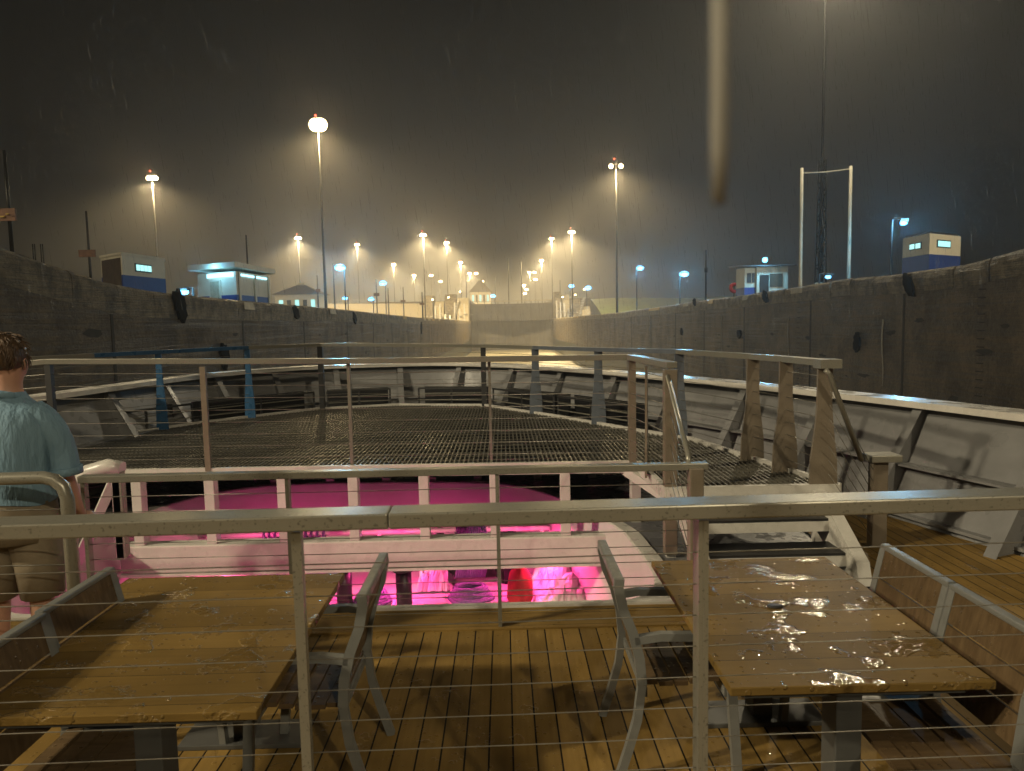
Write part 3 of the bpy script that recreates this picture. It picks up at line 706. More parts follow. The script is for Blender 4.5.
# ================================================================== SHIP
DZ = -2.03
def catmull(P, n=6):
    P = [Vector(p) for p in P]; out = []
    for i in range(len(P)-1):
        p0 = P[max(i-1,0)]; p1 = P[i]; p2 = P[i+1]; p3 = P[min(i+2,len(P)-1)]
        for k in range(n):
            t = k/n; out.append(.5*((2*p1)+(p2-p0)*t+(2*p0-5*p1+4*p2-p3)*t*t+(3*p1-p0-3*p2+p3)*t**3))
    out.append(P[-1]); return out
capc = [(6.15,-6,-1.0),(6.15,0,-1.0),(5.75,3.4,-.97)]
for px, py, z in ((1024,415,-.93),(830,393,-.93),(700,380,-.91),(600,371.5,-.87),(520,366,-.84),(460,364,-.82),(400,364.5,-.81),(300,368,-.8),(200,376,-.8),(70,393,-.8)):
    p = atZ(px,py,z); capc.append((p.x,p.y,p.z))
capc += [(-6.55,6.5,-.85),(-6.7,2,-.9),(-6.7,-6,-.9)]
cap = catmull(capc, 6)
def offset(path, d, dz=0):
    out = []
    for i, p in enumerate(path):
        t = (path[min(i+1,len(path)-1)]-path[max(i-1,0)]); t.z = 0; t.normalize(); nrm = Vector((t.y,-t.x,0))   # outward
        out.append(Vector((p.x+nrm.x*d, p.y+nrm.y*d, p.z+dz)))
    return out
ship = empty('ship_bulwark', (-.3,12,-2), 'grey bow bulwark with broad white cap rail and slanted ribs curving round the foredeck', 'bulwark')
m = MB(); sec = []
ci, co = offset(cap,-.22), offset(cap,.16)
up = lambda P, z: [p+Vector((0,0,z)) for p in P]
m.strip(up(ci,.035), up(co,.03)); m.strip(ci, up(ci,.035)); m.strip(co, up(co,.03)); m.strip(offset(cap,-.22,-.03), offset(cap,.16,-.03)); m.strip(offset(cap,-.22,-.03), ci); m.strip(co, offset(cap,.16,-.03))
capo = m.build('cap_rail', M_cap, ship)
base = [Vector((p.x,p.y,-2.12)) for p in offset(cap,-.56)]
tin = offset(cap,-.03,-.03)
m = MB(); m.strip(base, tin, True); m.strip([Vector((p.x,p.y,-12.5)) for p in offset(cap,-1.0)], offset(cap,.05,-.03), True); m.build('plating', M_bul, ship)
m = MB()
mid = [b.lerp(t_,.52) for b, t_ in zip(base, tin)]; mi2 = offset(mid,-.16)
m.strip(mid, mi2); m.strip(mi2, up(mi2,-.02)); m.strip(up(mi2,-.02), up(mid,-.02)); m.build('stringer', M_bul, ship)
m = MB(); lo = [b.lerp(t_,.12) for b, t_ in zip(base, tin)]; lo2 = offset(lo,-.08); m.strip(lo, lo2); m.strip(lo2, up(lo2,-.03)); m.build('stringer', M_bul, ship)
# ribs by arc length
L_ = 0; nxt = .35
for i in range(1, len(cap)):
    seg = (cap[i]-cap[i-1]).length
    while L_+seg >= nxt:
        t = (nxt-L_)/seg; P0 = base[i-1].lerp(base[i],t); P1 = tin[i-1].lerp(tin[i],t)
        tg = (cap[i]-cap[i-1]).normalized(); inn = Vector((-tg.y,tg.x,0))
        if P1.y > -1:
            mm = MB(); mm.prism([P0+inn*-.01, P0+inn*.30, P0+inn*.30+Vector((0,0,.05)), P1+inn*.10, P1+inn*-.01], tg*.03)
            # flange of the rib
            a0 = P0+inn*.30+Vector((0,0,.05)); a1 = P1+inn*.10
            mm.prism([a0-tg*.04, a0+tg*.07, a1+tg*.07, a1-tg*.04], inn*.012)
            mm.build('rib', M_bul, ship)
        nxt += 1.32
    L_ += seg

# decks
hullpoly = [(p.x,p.y) for p in base]
def ray_to_poly(c, ang, poly):
    d = (math.cos(ang), math.sin(ang)); best = None
    for (x0,y0),(x1,y1) in zip(poly, poly[1:]+poly[:1]):
        ex, ey = x1-x0, y1-y0; den = d[0]*ey-d[1]*ex
        if abs(den) < 1e-9: continue
        t = ((x0-c[0])*ey-(y0-c[1])*ex)/den; u = ((x0-c[0])*d[1]-(y0-c[1])*d[0])/den
        if t > 1e-6 and -1e-6 <= u <= 1+1e-6 and (best is None or t < best): best = t
    return (c[0]+d[0]*best, c[1]+d[1]*best)
CURB = 4.93
front = [p for p in hullpoly if p[1] > CURB]
ya = front[0]; yb = front[-1]
deckpoly = [(ya[0]+.15,CURB)] + front + [(yb[0],CURB)]
# stadium-like rim of the well
TC = (-1.5,7.0)
rimc = [(-4.05,6.0),(-3.75,5.15),(-2.8,4.99),(-1.2,4.985),(.2,4.985),(.8,5.02),(1.08,5.22),(1.18,5.6),(1.16,6.3),(1.08,6.95),(.62,8.1),(-.08,8.9),(-1.38,9.12),(-2.7,9.15),(-3.5,8.9),(-4.0,8.1),(-4.1,7.0)]
rim = [Vector((p.x,p.y,0)) for p in catmull([(x,y,0) for x,y in rimc]+[(*rimc[0],0)], 5)][:-1]
nR = len(rim)
m = MB()
A = [(p.x,p.y,-2.06) for p in rim]; Bo = []
for p in rim:
    q = ray_to_poly(TC, math.atan2(p.y-TC[1], p.x-TC[0]), deckpoly); Bo.append((q[0],q[1],-2.06))
m.strip(A+[A[0]], Bo+[Bo[0]]); tag(m.build('deck', M_greyd), kind='structure')
# teak table deck
WT = 5.45
m = MB(); m.poly([(-6.5,-6,DZ),(5.9,-6,DZ),(5.3,3,DZ),(4.7,4.75,DZ),(-6.3,4.75,DZ)]); tag(m.build('deck', M_teak), kind='structure')
m = MB(); m.box((-6.3,4.56,DZ-.02),(1.25,4.93,DZ+.012)); tag(m.build('deck_margin', M_teakx), kind='structure')
m = MB(); m.box((-6.3,4.90,DZ-.2),(1.25,4.96,DZ+.03)); tag(m.build('deck_kerb', M_white), kind='structure')
m = MB(); pr_ = [p for p in hullpoly if 4.6 < p[1] < 9.2 and p[0] > 0]
pts = [(2.75,4.75),(4.75,4.75)]+[(p[0]-.02,p[1]) for p in pr_]+[(3.0,9.2)]
m.poly([(x,y,-2.045) for x,y in pts]); tag(m.build('deck', M_teak), kind='structure')

# ---- the well
well = empty('deck_well', (-1.5,7,-3.1), 'sunken oval deck well with white rim and magenta lit inside', 'deck well')
m = MB()
R3 = lambda z, k=1.0: [(TC[0]+(p.x-TC[0])*k, TC[1]+(p.y-TC[1])*k, z) for p in rim]
def ring(m, A, Bq): m.strip(A+[A[0]], Bq+[Bq[0]], True)
ring(m, R3(-2.05,.995), R3(-3.05,.96)); m.build('side_wall', M_mag, well)
m = MB(); ring(m, R3(-2.05,.995), R3(-2.035,1.0)); ring(m, R3(-2.035,1.0), R3(-2.035,1.05)); ring(m, R3(-2.035,1.05), R3(-2.058,1.055)); m.build('rim_flange', M_white, well)
m = MB(); m.poly(R3(-3.05,.965)); m.build('floor', M_mag, well)
# beam across
beam = MB(); beam.box((-3.95,7.1,-2.47),(1.07,7.3,-2.185), .015).build('cross_beam', M_white, well)
beam = MB(); beam.box((-3.95,7.08,-2.50),(1.07,7.34,-2.475)).build('beam_flange', M_white, well)
# white posts between beam and platform
for i in range(-1,7):
    px = 285+70*i - (2 if i < 0 else 0)
    c = atY(px,505,7.2)
    MB().box((c.x-.05,7.12,-2.185),(c.x+.05,7.24,-1.50), .006).build('post', M_white, well)
for px in (141, ):
    c = atY(px,505,7.2); MB().box((c.x-.05,7.12,-2.185),(c.x+.05,7.24,-1.50), .006).build('post', M_white, well)
# machinery in the well: winch, ropes, tarpaulin, bag
def coil(cx, cy, cz, r0, turns, rr=.022, flat=True, seed=0):
    rnd = random.Random(seed); pts = []
    for k in range(int(turns*18)):
        a = k*2*math.pi/18; t = k/(turns*18)
        pts.append((cx+(r0*(1-.35*t)+rnd.uniform(-.012,.012))*math.cos(a), cy+(r0*(1-.35*t))*math.sin(a)*.8, cz+.025+t*turns*rr*1.15+rnd.uniform(-.01,.01)))
    return pts
w = empty('winch', (-.4,8.3,-3.05), 'dark mooring winch drum wound with purple rope in the well', 'winch')
WX = .95
MB().tube([(-1.75+WX,8.3,-2.72),(-1.1+WX,8.3,-2.72)], .15, 16).build('drum', M_black, w)
for x in (-1.78+WX,-1.1+WX): MB().tube([(x,8.3,-2.72),(x+.05,8.3,-2.72)], .30, 20).build('drum_flange', M_black, w)
m = MB(); p = []
for k in range(18*14): a = k*2*math.pi/18; p.append((-1.72+WX+k/(18*14)*.6, 8.3+.19*math.cos(a), -2.72+.19*math.sin(a)))
m.tube(p, .018, 6); m.build('rope_winding', M_rope, w)
MB().box((-1.95+WX,8.15,-3.05),(-1.85+WX,8.45,-2.55)).build('bearing_stand', M_black, w); MB().box((-1.0+WX,8.1,-3.05),(-.85+WX,8.5,-2.5)).build('gearbox', M_black, w)
for i, (x, y, r, t) in enumerate(((-.42,7.62,.24,6),(-1.5,7.6,.2,5),(-2.9,7.8,.22,4),(-2.2,8.2,.25,5))):
    o = MB().tube(coil(x,y,-3.05,r,t,seed=i), .022, 6).build('rope_coil', M_rope)
    tag(o, ('rightmost purple rope coil in front of the winch drum','purple rope coil between the two dark bollards','purple rope coil at the left end of the well','purple rope coil left of the tall pale cover')[i], 'rope', 'rope coils in the well')
# rope bights hanging over beam
m = MB()
m.tube([(-2.9,8.3,-2.44),(.35,8.3,-2.44)], .02, 6)
for k in range(26):
    x = atY(455+k*1.9 if k < 15 else 262+(k-15)*6, 520, 8.2).x; m.tube([(x,8.3,-2.5),(x+.03,8.15,-2.36),(x+.05+.04*math.sin(k),8.0,-2.55),(x+.02,7.95,-2.9)], .017, 5)
tag(m.build('hanging_rope', M_rope), 'purple mooring rope hung in bights over the rack behind the beam', 'rope')
rk = empty('rope_rack', (-.9,8.15,-3.05), 'low steel bar rack carrying the hanging ropes in the well', 'rack')
MB().tube([(-3.6,8.15,-2.4),(.5,8.15,-2.4)], .03, 8).build('bar', M_mag, rk)
for x in (-3.5,-1.5,.4): MB().tube([(x,8.15,-3.05),(x,8.15,-2.4)], .03, 8).build('leg', M_mag, rk)
# tarpaulin
def cloth(x0,x1,y0,y1,z0,h,seed,nx=26,ny=20):
    rnd = random.Random(seed); m = MB(); V = []
    for i in range(nx+1):
        row = []
        for j in range(ny+1):
            u = i/nx; v = j/ny
            z = z0+h*(math.sin(math.pi*u)**.6)*(math.sin(math.pi*v)**.6)*(.75+.28*math.sin(u*9+v*4+seed)+.16*abs(math.sin(u*17-v*11+seed*2)))+rnd.uniform(0,.012)
            row.append(m.bm.verts.new((x0+(x1-x0)*u+rnd.uniform(-.02,.02), y0+(y1-y0)*v+rnd.uniform(-.02,.02), z)))
        V.append(row)
    for i in range(nx):
        for j in range(ny): m.bm.faces.new((V[i][j],V[i+1][j],V[i+1][j+1],V[i][j+1]))
    return m
tag(cloth(.26,.98,7.35,8.3,-3.04,.42,3).build('tarpaulin', M_mag), 'crumpled pale cover at the right end of the well', 'cover')
tag(cloth(-1.05,-.65,7.9,8.6,-3.04,.5,1).build('tarpaulin', M_mag), 'crumpled pale cover left of the winch drum', 'cover')
tag(cloth(-3.8,-2.9,7.3,8.6,-3.04,.4,5).build('tarpaulin', M_mag), 'crumpled pale cover at the left end of the well', 'cover')
b = MB(); b.tube([(.12,7.5,-3.04),(.12,7.5,-2.98),(.125,7.5,-2.8),(.115,7.5,-2.68),(.12,7.5,-2.62),(.13,7.5,-2.57)], [.11,.14,.135,.10,.035,.06], 14); tag(b.build('red_bag', M_red), 'small red bag standing on the well floor under the beam', 'bag')
for i, (x, y, lab) in enumerate(((-1.78,7.5,'left dark bollard under the beam'),(-1.12,7.4,'right dark bollard under the beam'))):
    r_ = empty('bollard', (x,y,-3.05), lab, 'bollard', 'bollards in the well')
    MB().tube([(x,y,-3.05),(x,y,-2.6)], .085, 14).build('post', M_black, r_); MB().tube([(x,y,-2.6),(x,y,-2.56)], .12, 14).build('cap', M_black, r_)
# pink lamps inside
for i, (x, y, z, p_) in enumerate(((-2.9,7.55,-2.3,30),(-1.3,7.6,-2.3,31),(.3,7.6,-2.3,32),(-1.4,5.09,-2.12,4),(-3.0,5.09,-2.12,4),(.2,5.09,-2.12,4))):
    r_ = empty('pink_lamp', (x,y,z), 'x', 'lamp', 'pink tube lamps under the beam')
    r_['label'] = ('left pink tube lamp behind the beam','middle pink tube lamp behind the beam','right pink tube lamp behind the beam','middle pink tube lamp under the near rim','left pink tube lamp under the near rim','right pink tube lamp under the near rim')[i]
    MB().tube([(x-.25,y,z),(x+.25,y,z)], .02, 8).build('tube', M_lampp, r_)
    l = bpy.data.lights.new('pink_light','AREA'); l.shape='RECTANGLE'; l.size=.5; l.size_y=.06; l.energy=p_; l.color=(1.0,.06,.29)
    lo_ = bpy.data.objects.new('pink_light', l); C.objects.link(lo_); lo_.parent = r_; lo_.location = (0,.0,-.03); lo_.rotation_euler.x = rad(9 if y > 7 else 50)

# ---- grating platform
PZ = -1.46
pf = [(90,440),(200,423),(320,409),(400,405),(485,405.5),(560,417),(633,430),(690,439),(753,459)]
plat = [tuple(atZ(x,y,PZ))[:2] for x, y in pf] + [(2.72,6.6),(2.86,5.98)]
poly = [(-5.75,7.38)] + plat + [(1.38,5.98),(1.36,7.18)]
gp = empty('grating_platform', (-1.4,9,PZ), 'raised foredeck platform of open steel grating with white edge', 'platform')
def yrange(x):
    ys = []
    n = len(poly)
    for i in range(n):
        (x0,y0),(x1,y1) = poly[i], poly[(i+1)%n]
        if (x0-x)*(x1-x) < 0: ys.append(y0+(y1-y0)*(x-x0)/(x1-x0))
    ys.sort(); return ys
def xrange_(y):
    xs = []; n = len(poly)
    for i in range(n):
        (x0,y0),(x1,y1) = poly[i], poly[(i+1)%n]
        if (y0-y)*(y1-y) < 0: xs.append(x0+(x1-x0)*(y-y0)/(y1-y0))
    xs.sort(); return xs
m = MB(); x = -5.7
while x < 2.86:
    ys = yrange(x)
    for a, b in zip(ys[::2], ys[1::2]): m.box((x-.0075,a,PZ-.03),(x+.0075,b,PZ))
    x += .05
m.build('bearing_bars', M_grate, gp)
m = MB(); y = 6.05
while y < 13:
    xs = xrange_(y)
    for a, b in zip(xs[::2], xs[1::2]): m.box((a,y-.006,PZ-.012),(b,y+.006,PZ-.001))
    y += .22
m.build('cross_rods', M_grate, gp)
m = MB()
for y in (7.6,8.6,9.6,10.6,11.6,12.4):
    xs = xrange_(y)
    if len(xs) > 1: m.box((xs[0],y-.04,PZ-.16),(xs[-1],y+.04,PZ-.034))
m.build('support_beam', M_black, gp)
m = MB(); P_ = poly+[poly[0]]
for a, b in zip(P_, P_[1:]): m.bar((a[0],a[1],PZ-.03),(b[0],b[1],PZ-.03), .05, .12)
m.build('edge_frame', M_white, gp)
m = MB(); m.poly([(a_[0],a_[1],PZ-.11) for a_ in poly]); m.build('blackout_plate', M_black, gp)  # added black plate, stops pink light and keeps the grating gaps dark
# legs under far side
for i, px in enumerate((276,331,387,433,478,538,592)):
    c = atZ(px, 495 if px < 500 else 490, -2.06); c = atY(px,490,9.3)
    MB().box((c.x-.05,9.25,-2.06),(c.x+.05,9.35,PZ-.03)).build('leg', M_white, gp)
for x, y in ((-4.9,9.5),(-3.9,11.2),(-1.5,12.5),(.2,11.4),(1.6,9.2),(2.2,7.9),(1.42,6.05),(2.78,6.2)):
    MB().box((x-.04,y-.04,-2.06),(x+.04,y+.04,PZ-.03)).build('leg', M_white, gp)
# diagonal brace near the stair
MB().bar((1.2,7.22,-1.52),(1.62,6.5,-1.75),.05,.09).build('brace', M_white, gp)
MB().bar((1.62,6.5,-1.75),(1.64,6.1,-2.0),.05,.09).build('brace', M_white, gp)

# ---- black rope lockers along the far platform edge
def locker(p, q, label):
    p = Vector((p[0],p[1],0)); q = Vector((q[0],q[1],0)); d = (q-p).normalized(); nrm = Vector((-d.y,d.x,0))
    if nrm.y < 0: nrm = -nrm
    o = nrm*.12; z0, z1 = PZ-.02, PZ+.30
    r_ = empty('open_rack', p+o+Vector((0,0,z0)), label, 'rack', 'open black steel racks beyond the platform edge')
    m = MB(); P0 = p+o; Q0 = q+o
    m.bar(P0+Vector((0,0,z1)), Q0+Vector((0,0,z1)), .05,.03); m.bar(P0+Vector((0,0,z0)), Q0+Vector((0,0,z0)), .04,.03)
    for t in (0,.5,1): c = P0.lerp(Q0,t); m.bar(c+Vector((0,0,z0)), c+Vector((0,0,z1)), .03,.03)
    m.build('frame', M_dark, r_)
    m = MB()
    for k in (1,2): z = z0+(z1-z0)*k/3; m.bar(P0+Vector((0,0,z)), Q0+Vector((0,0,z)), .012,.015)
    m.build('bars', M_rail, r_)
    m = MB(); b0 = P0+nrm*.32; b1 = Q0+nrm*.32
    m.prism([P0+Vector((0,0,z0-.4)),Q0+Vector((0,0,z0-.4)),b1+Vector((0,0,z0-.4)),b0+Vector((0,0,z0-.4))],(0,0,.39)); m.prism([b0+Vector((0,0,z0)),b1+Vector((0,0,z0)),b1+nrm*.03+Vector((0,0,z0)),b0+nrm*.03+Vector((0,0,z0))],(0,0,z1-z0)); m.build('back_panel', M_black, r_)
def P2(px): # platform far edge point seen at pixel column px
    best = None
    for (xa,ya_),(xb,yb_) in zip(pf, pf[1:]):
        if xa <= px <= xb: y = ya_+(yb_-ya_)*(px-xa)/(xb-xa); v = atZ(px,y,PZ); return (v.x,v.y)
for a, b, lab in ((328,391,'open black rack left of the middle at the bow'),(417,483,'open black rack at the very front of the platform'),(488,548,'open black rack right of the front corner post'),(552,622,'rightmost open black rack beside the blue grey stanchions'),(205,318,'long open black rack along the left front edge'),(100,198,'long open black rack nearest the man on the left')):
    locker(P2(a), P2(b), lab)

# ================================================================== RAILS
def cable_run(root, pts_lo, pts_hi, fracs, r=.0035, mt=M_cable):
    """pts_lo / pts_hi: polylines at floor and at top; a cable at each fraction of the height"""
    for f_ in fracs:
        P = [Vector(a).lerp(Vector(b), f_) for a, b in zip(pts_lo, pts_hi)]
        MB().tube(P, r, 6).build('cable', mt, root)
def flared(p, top, base_z, w0, w1, th, mt, root, ax=(1,0,0)):
    ax = Vector(ax); p = Vector(p); n_ = Vector((ax.y,-ax.x,0)) if abs(ax.z) < .5 else Vector((0,1,0)); n_ = Vector((-ax.y,ax.x,0))
    h = top-base_z; prof = [(0,w1),(.25,w1*.93),(.5,w0*1.25),(.68,w0),(1,w0)]
    L1 = [p+ax*(-w_/2)+Vector((0,0,base_z-p.z+h*t)) for t, w_ in prof]; R1 = [p+ax*(w_/2)+Vector((0,0,base_z-p.z+h*t)) for t, w_ in prof][::-1]
    m = MB(); m.prism([v-n_*th/2 for v in L1+R1], n_*th); return m.build('post', mt, root)

# rail nearest camera
r1 = empty('guardrail', (0,1.7,-1.5), 'nearest wide guardrail with broad wet top rail crossing the whole picture', 'guardrail')
def R1(x, z): return Vector((x, 1.71+.022*x, z))
RZ = -.460
MB().bar(R1(-2.6,RZ-.005), R1(-.2855,RZ-.005), .085,.037, bev=.004).build('top_rail', M_rail, r1)
MB().bar(R1(-.284,RZ-.005), R1(2.8,RZ-.005), .085,.037, bev=.004).build('top_rail', M_rail, r1)
for x in (-2.5,-1.5,-.515,.475,1.47,2.46):
    c = R1(x,0); MB().bar((c.x,c.y+.005,-1.52),(c.x,c.y+.005,RZ-.03), .052,.012, up=(1,0,0)).build('post', M_rail, r1)
    MB().bar((c.x+.012,c.y-.012,-1.52),(c.x+.012,c.y-.012,RZ-.03), .012,.022, up=(0,1,0)).build('post_edge', M_rail, r1)
for k in range(11):
    z = RZ-.118-.0805*k; MB().tube([R1(-2.6,z), R1(-1.5,z-.001), R1(-.515,z), R1(.0,z-.0015), R1(.475,z), R1(1.47,z), R1(2.8,z)], .0017, 6).build('cable', M_cable, r1)
MB().box((-6.5,-6,-1.6),(5.9,1.80,-1.5)).build('upper_deck', M_teak); bpy.data.objects['upper_deck']['kind'] = 'structure'

# rail 2, end of the table deck
r2 = empty('guardrail', (-.7,4.6,DZ), 'second guardrail with flat grey top at the front of the table deck', 'guardrail')
a = atY(80,473,4.60); b = atY(708,465,4.60)
q0 = Vector((a.x,4.6,-.955)); q1 = Vector((b.x,4.62,-.965))
MB().bar(q0, q1, .075,.045, bev=.004).build('top_rail', M_rail, r2)
posts2 = [-2.76, atY(290,520,4.62).x, atY(498,520,4.62).x, 1.12]
for i, x in enumerate(posts2[:3]):
    MB().box((x-.012,4.585,DZ),(x+.012,4.635,-.97)).build('post', M_rail, r2)
MB().box((1.20,4.55,DZ),(1.29,4.64,-.97), .006).build('post', M_tan, r2)
for k in range(9):
    z = -.975-.105*(k+1); MB().tube([(q0.x,4.61,z),(posts2[1],4.61,z-.001),(posts2[2],4.61,z),(1.24,4.61,z)], .003, 6).build('cable', M_cable, r2)

# rail 3, near edge of platform
r3 = empty('guardrail', (-1.5,7.2,PZ), 'third guardrail of painted steel along the near platform edge', 'guardrail')
t3 = [atY(-60,372,7.3), atY(48,361.5,7.34), atY(350,361,7.28), atY(630,357,7.18), atY(672,365,6.02)]
for i in range(4):
    MB().bar(t3[i], t3[i+1], .095,.055, bev=.004).build('top_rail', M_rail, r3)
for px, wd in ((205,.028),(350,.016),(490,.014)):
    c = atY(px,400,7.3); MB().box((c.x-wd,7.27,PZ),(c.x+wd,7.31,-.38)).build('post', M_tan if wd > .02 else M_rail, r3)
c = atY(52,400,7.34); MB().box((c.x-.03,7.3,PZ),(c.x+.03,7.36,-.33)).build('post', M_dark, r3)
c = atY(632,400,7.18); MB().box((c.x-.035,7.15,PZ-.05),(c.x+.035,7.23,-.39)).build('post', M_tan, r3)
flared((1.33,6.62,0), -.42, PZ, .12,.26,.02, M_tan, r3, (0.25,.97,0))
MB().box((1.36,5.99,-2.03),(1.47,6.08,-.42), .006).build('post', M_tan, r3)
lo = [Vector((p.x,p.y,PZ)) for p in t3]
cable_run(r3, lo, t3, [k/9 for k in range(1,9)], .0035)

# rail 4, far edge of the platform
r4 = empty('guardrail', (-1.4,12,PZ), 'farthest guardrail following the curved front edge of the platform', 'guardrail')
def on4(px, pyt):
    x, y = P2(px) if px <= 753 else (None, None)
    if px > 753: x, y = {786:(2.70,6.66), 825:(2.84,5.98), 836:(2.86,5.93)}[px]
    return atY(px, pyt, y)
top4px = [(92,355.5),(158,352),(247,347.5),(320,345),(345,344.5),(483,346),(535,347.5),(598,349.5),(679,351.5),(753,356.5),(786,359),(825,362.5)]
t4 = [on4(*p) for p in top4px]
v0 = t4[0]+Vector((-1.0,-2.2,0))
segs = [v0]+t4
for i in range(len(segs)-1):
    bl = i in (0,1,2,6,7,8) 
    MB().bar(segs[i], segs[i+1], .10,.055).build('top_rail', M_bluelit if i in (1,2) else (M_slate if i in (7,8) else M_rail), r4)
MB().box((segs[-1].x-.08,segs[-1].y-.1,segs[-1].z-.045),(segs[-1].x+.1,segs[-1].y+.05,segs[-1].z+.03)).build('end_cap', M_rail, r4)
for i, (px, pt) in enumerate(top4px):
    if px in (345,92): continue
    c = t4[i]
    if px in (158,247): flared((c.x,c.y,0), c.z-.02, PZ-.02, .085,.17,.03, M_bluelit, r4)
    elif px in (320,483): MB().box((c.x-.045,c.y-.04,PZ-.05),(c.x+.045,c.y+.04,c.z-.02)).build('post', M_dark, r4)
    elif px in (535,598,679): flared((c.x,c.y,0), c.z-.02, PZ-.02, .115,.21,.03, M_slate, r4)
    else: flared((c.x,c.y,0), c.z-.02, PZ-.02, .125,.24,.03, M_tan, r4)
lo4 = [Vector((p.x,p.y,PZ)) for p in segs]
cable_run(r4, lo4, segs, [k/9 for k in range(1,9)], .0035)

# stair and its handrails
st = empty('stair', (2,5.6,DZ), 'white open stair with black treads down from the platform', 'stair')
for k, (y, z) in enumerate(((5.80,-1.64),(5.50,-1.83))):
    MB().box((1.5,y-.15,z-.03),(2.62,y+.15,z)).build('tread', M_black, st)
    MB().box((1.5,y-.17,z-.10),(2.62,y-.152,z-.02)).build('nosing', M_white, st)
MB().box((1.5,5.22,-2.02),(2.62,5.25,-1.93)).build('bottom_bar', M_white, st)
for x in (1.48,2.62):
    MB().prism([(x,5.98,PZ-.02),(x,5.98,-1.75),(x,5.4,-2.03),(x,5.12,-2.03),(x,5.18,-1.85),(x,5.8,PZ-.02)], (.05 if x < 2 else .10,0,0)).build('stringer', M_white, st)
mt_ = MB().box((2.45,4.85,-2.028),(2.85,5.12,-2.012)).build('door_mat', M_rubber); tag(mt_, 'black rubber mat at the foot of the white stair', 'mat')
hl = empty('handrail', (1.4,5.5,DZ), 'left stair handrail sloping down to the second guardrail', 'handrail')
p0 = Vector((1.37,5.92,-.47)); p1 = Vector((1.23,4.70,-.93))
MB().tube([p0,p0.lerp(p1,.97),p1+Vector((0,0,-.06))], .02, 10).build('rail', M_rail, hl)
for k in range(1,8):
    MB().tube([(1.40,5.97,-.5-.14*k),(1.25,4.66,-.93-.12*k)], .003, 6).build('cable', M_cable, hl)
hr = empty('handrail', (3,6,DZ), 'right stair handrail sloping to a short capped post', 'handrail')
e = Vector((3.27,6.13,0)); tz = atY(876,457,6.13).z
MB().box((3.21,6.08,DZ),(3.34,6.18,tz-.03), .006).build('post', M_tan, hr); MB().box((3.16,6.02,tz-.03),(3.43,6.22,tz+.03), .006).build('post_cap', M_rail, hr)
MB().tube([(2.66,5.84,-.44),(2.69,5.84,-.47),(3.06,6.0,tz+.0)], .022, 10).build('rail', M_rail, hr)
for k in range(1,8): MB().tube([(2.72,5.88,-.50-.118*k),(3.20,6.07,tz-.10*k)], .003, 6).build('cable', M_cable, hr)

# bent pipe rail in front of the man
h4 = empty('pipe_rail', (-3,3.58,DZ), 'bent tubular pipe rail with cables in front of the man', 'handrail')
a = atY(68,477,3.58); bx = atY(73,520,3.58).x
arc = [(-4.0,3.58,a.z-.015),(-3.3,3.58,a.z-.008),(bx-.13,3.58,a.z)]+[(bx-.13+.11*math.sin(t),3.58,a.z-.11+.11*math.cos(t)) for t in (.5,1.0,1.57)]+[(bx-.02,3.58,DZ)]
MB().tube(arc, .033, 12).build('pipe', M_rail, h4)
for k in range(1,8):
    z = a.z-.02-.145*k; MB().tube([(-4.0,3.58,z),(bx-.05,3.58,z)], .004, 6).build('cable', M_cable, h4)
MB().tube([(-2.95,3.62,DZ),(-2.95,3.62,a.z-.3)], .018, 8).build('post', M_rail, h4)
# white mooring chock left of second rail
ck = empty('fairlead', (-3.4,6.2,-2.06), 'white curved fairlead frame between the man and the second guardrail', 'fairlead')
a = atY(88,470,6.4); b = atY(122,466,6.4)
MB().tube([(a.x-.1,6.4,-2.06),(a.x-.1,6.4,a.z-.12),(a.x,6.4,a.z-.02),(b.x-.12,6.4,b.z),(b.x,6.4,b.z-.03)], .07, 12).build('frame', M_white, ck)
MB().box((a.x+.22,6.36,-2.06),(a.x+.29,6.44,a.z-.05)).build('post', M_white, ck)
MB().box((b.x-.08,6.36,-2.06),(b.x+.0,6.44,b.z-.05)).build('post', M_rail, ck)
MB().bar((b.x-.08,6.4,b.z-.12),(b.x-.35,6.2,-2.05),.05,.08).build('brace', M_white, ck)

# ================================================================== TABLES AND CHAIRS
def table(x0, x1, y0, y1, label, ped):
    z = -1.29
    r_ = empty('outdoor_table', ((x0+x1)/2,(y0+y1)/2,DZ), label, 'table', 'wet wooden tables on the deck')
    MB().box((x0,y0,z-.032),(x1,y1,z), .004).build('tabletop', M_table, r_)
    m = MB(); i_ = .07
    for a, b in (((x0+i_,y0+i_),(x1-i_,y0+i_)),((x1-i_,y0+i_),(x1-i_,y1-i_)),((x1-i_,y1-i_),(x0+i_,y1-i_)),((x0+i_,y1-i_),(x0+i_,y0+i_))): m.bar((*a,z-.055),(*b,z-.055),.02,.035)
    m.build('frame', M_tabm, r_)
    for y in (y0+.16, y1-.3): MB().box((ped-.05,y,DZ+.02),(ped+.05,y+.12,z-.07), .005).build('pedestal', M_tabm, r_)
    for y in (y0+.10, y1-.36): MB().box((ped-.3,y,DZ),(ped+.3,y+.22,DZ+.025), .004).build('foot_plate', M_tabm, r_)
    return r_
table(-1.99,-.86,2.31,3.65,'wet wooden table on the left with a bright glint at its far corner',-1.32)
table(.77,1.71,2.38,3.72,'wet wooden table on the right covered with puddles',1.27)
m = MB(); m.ball(atZ(775,606,-1.285), .03, (1.3,.8,.25), 10); tag(m.build('leaf', M_dark), 'small dark wet leaf on the right table', 'leaf')

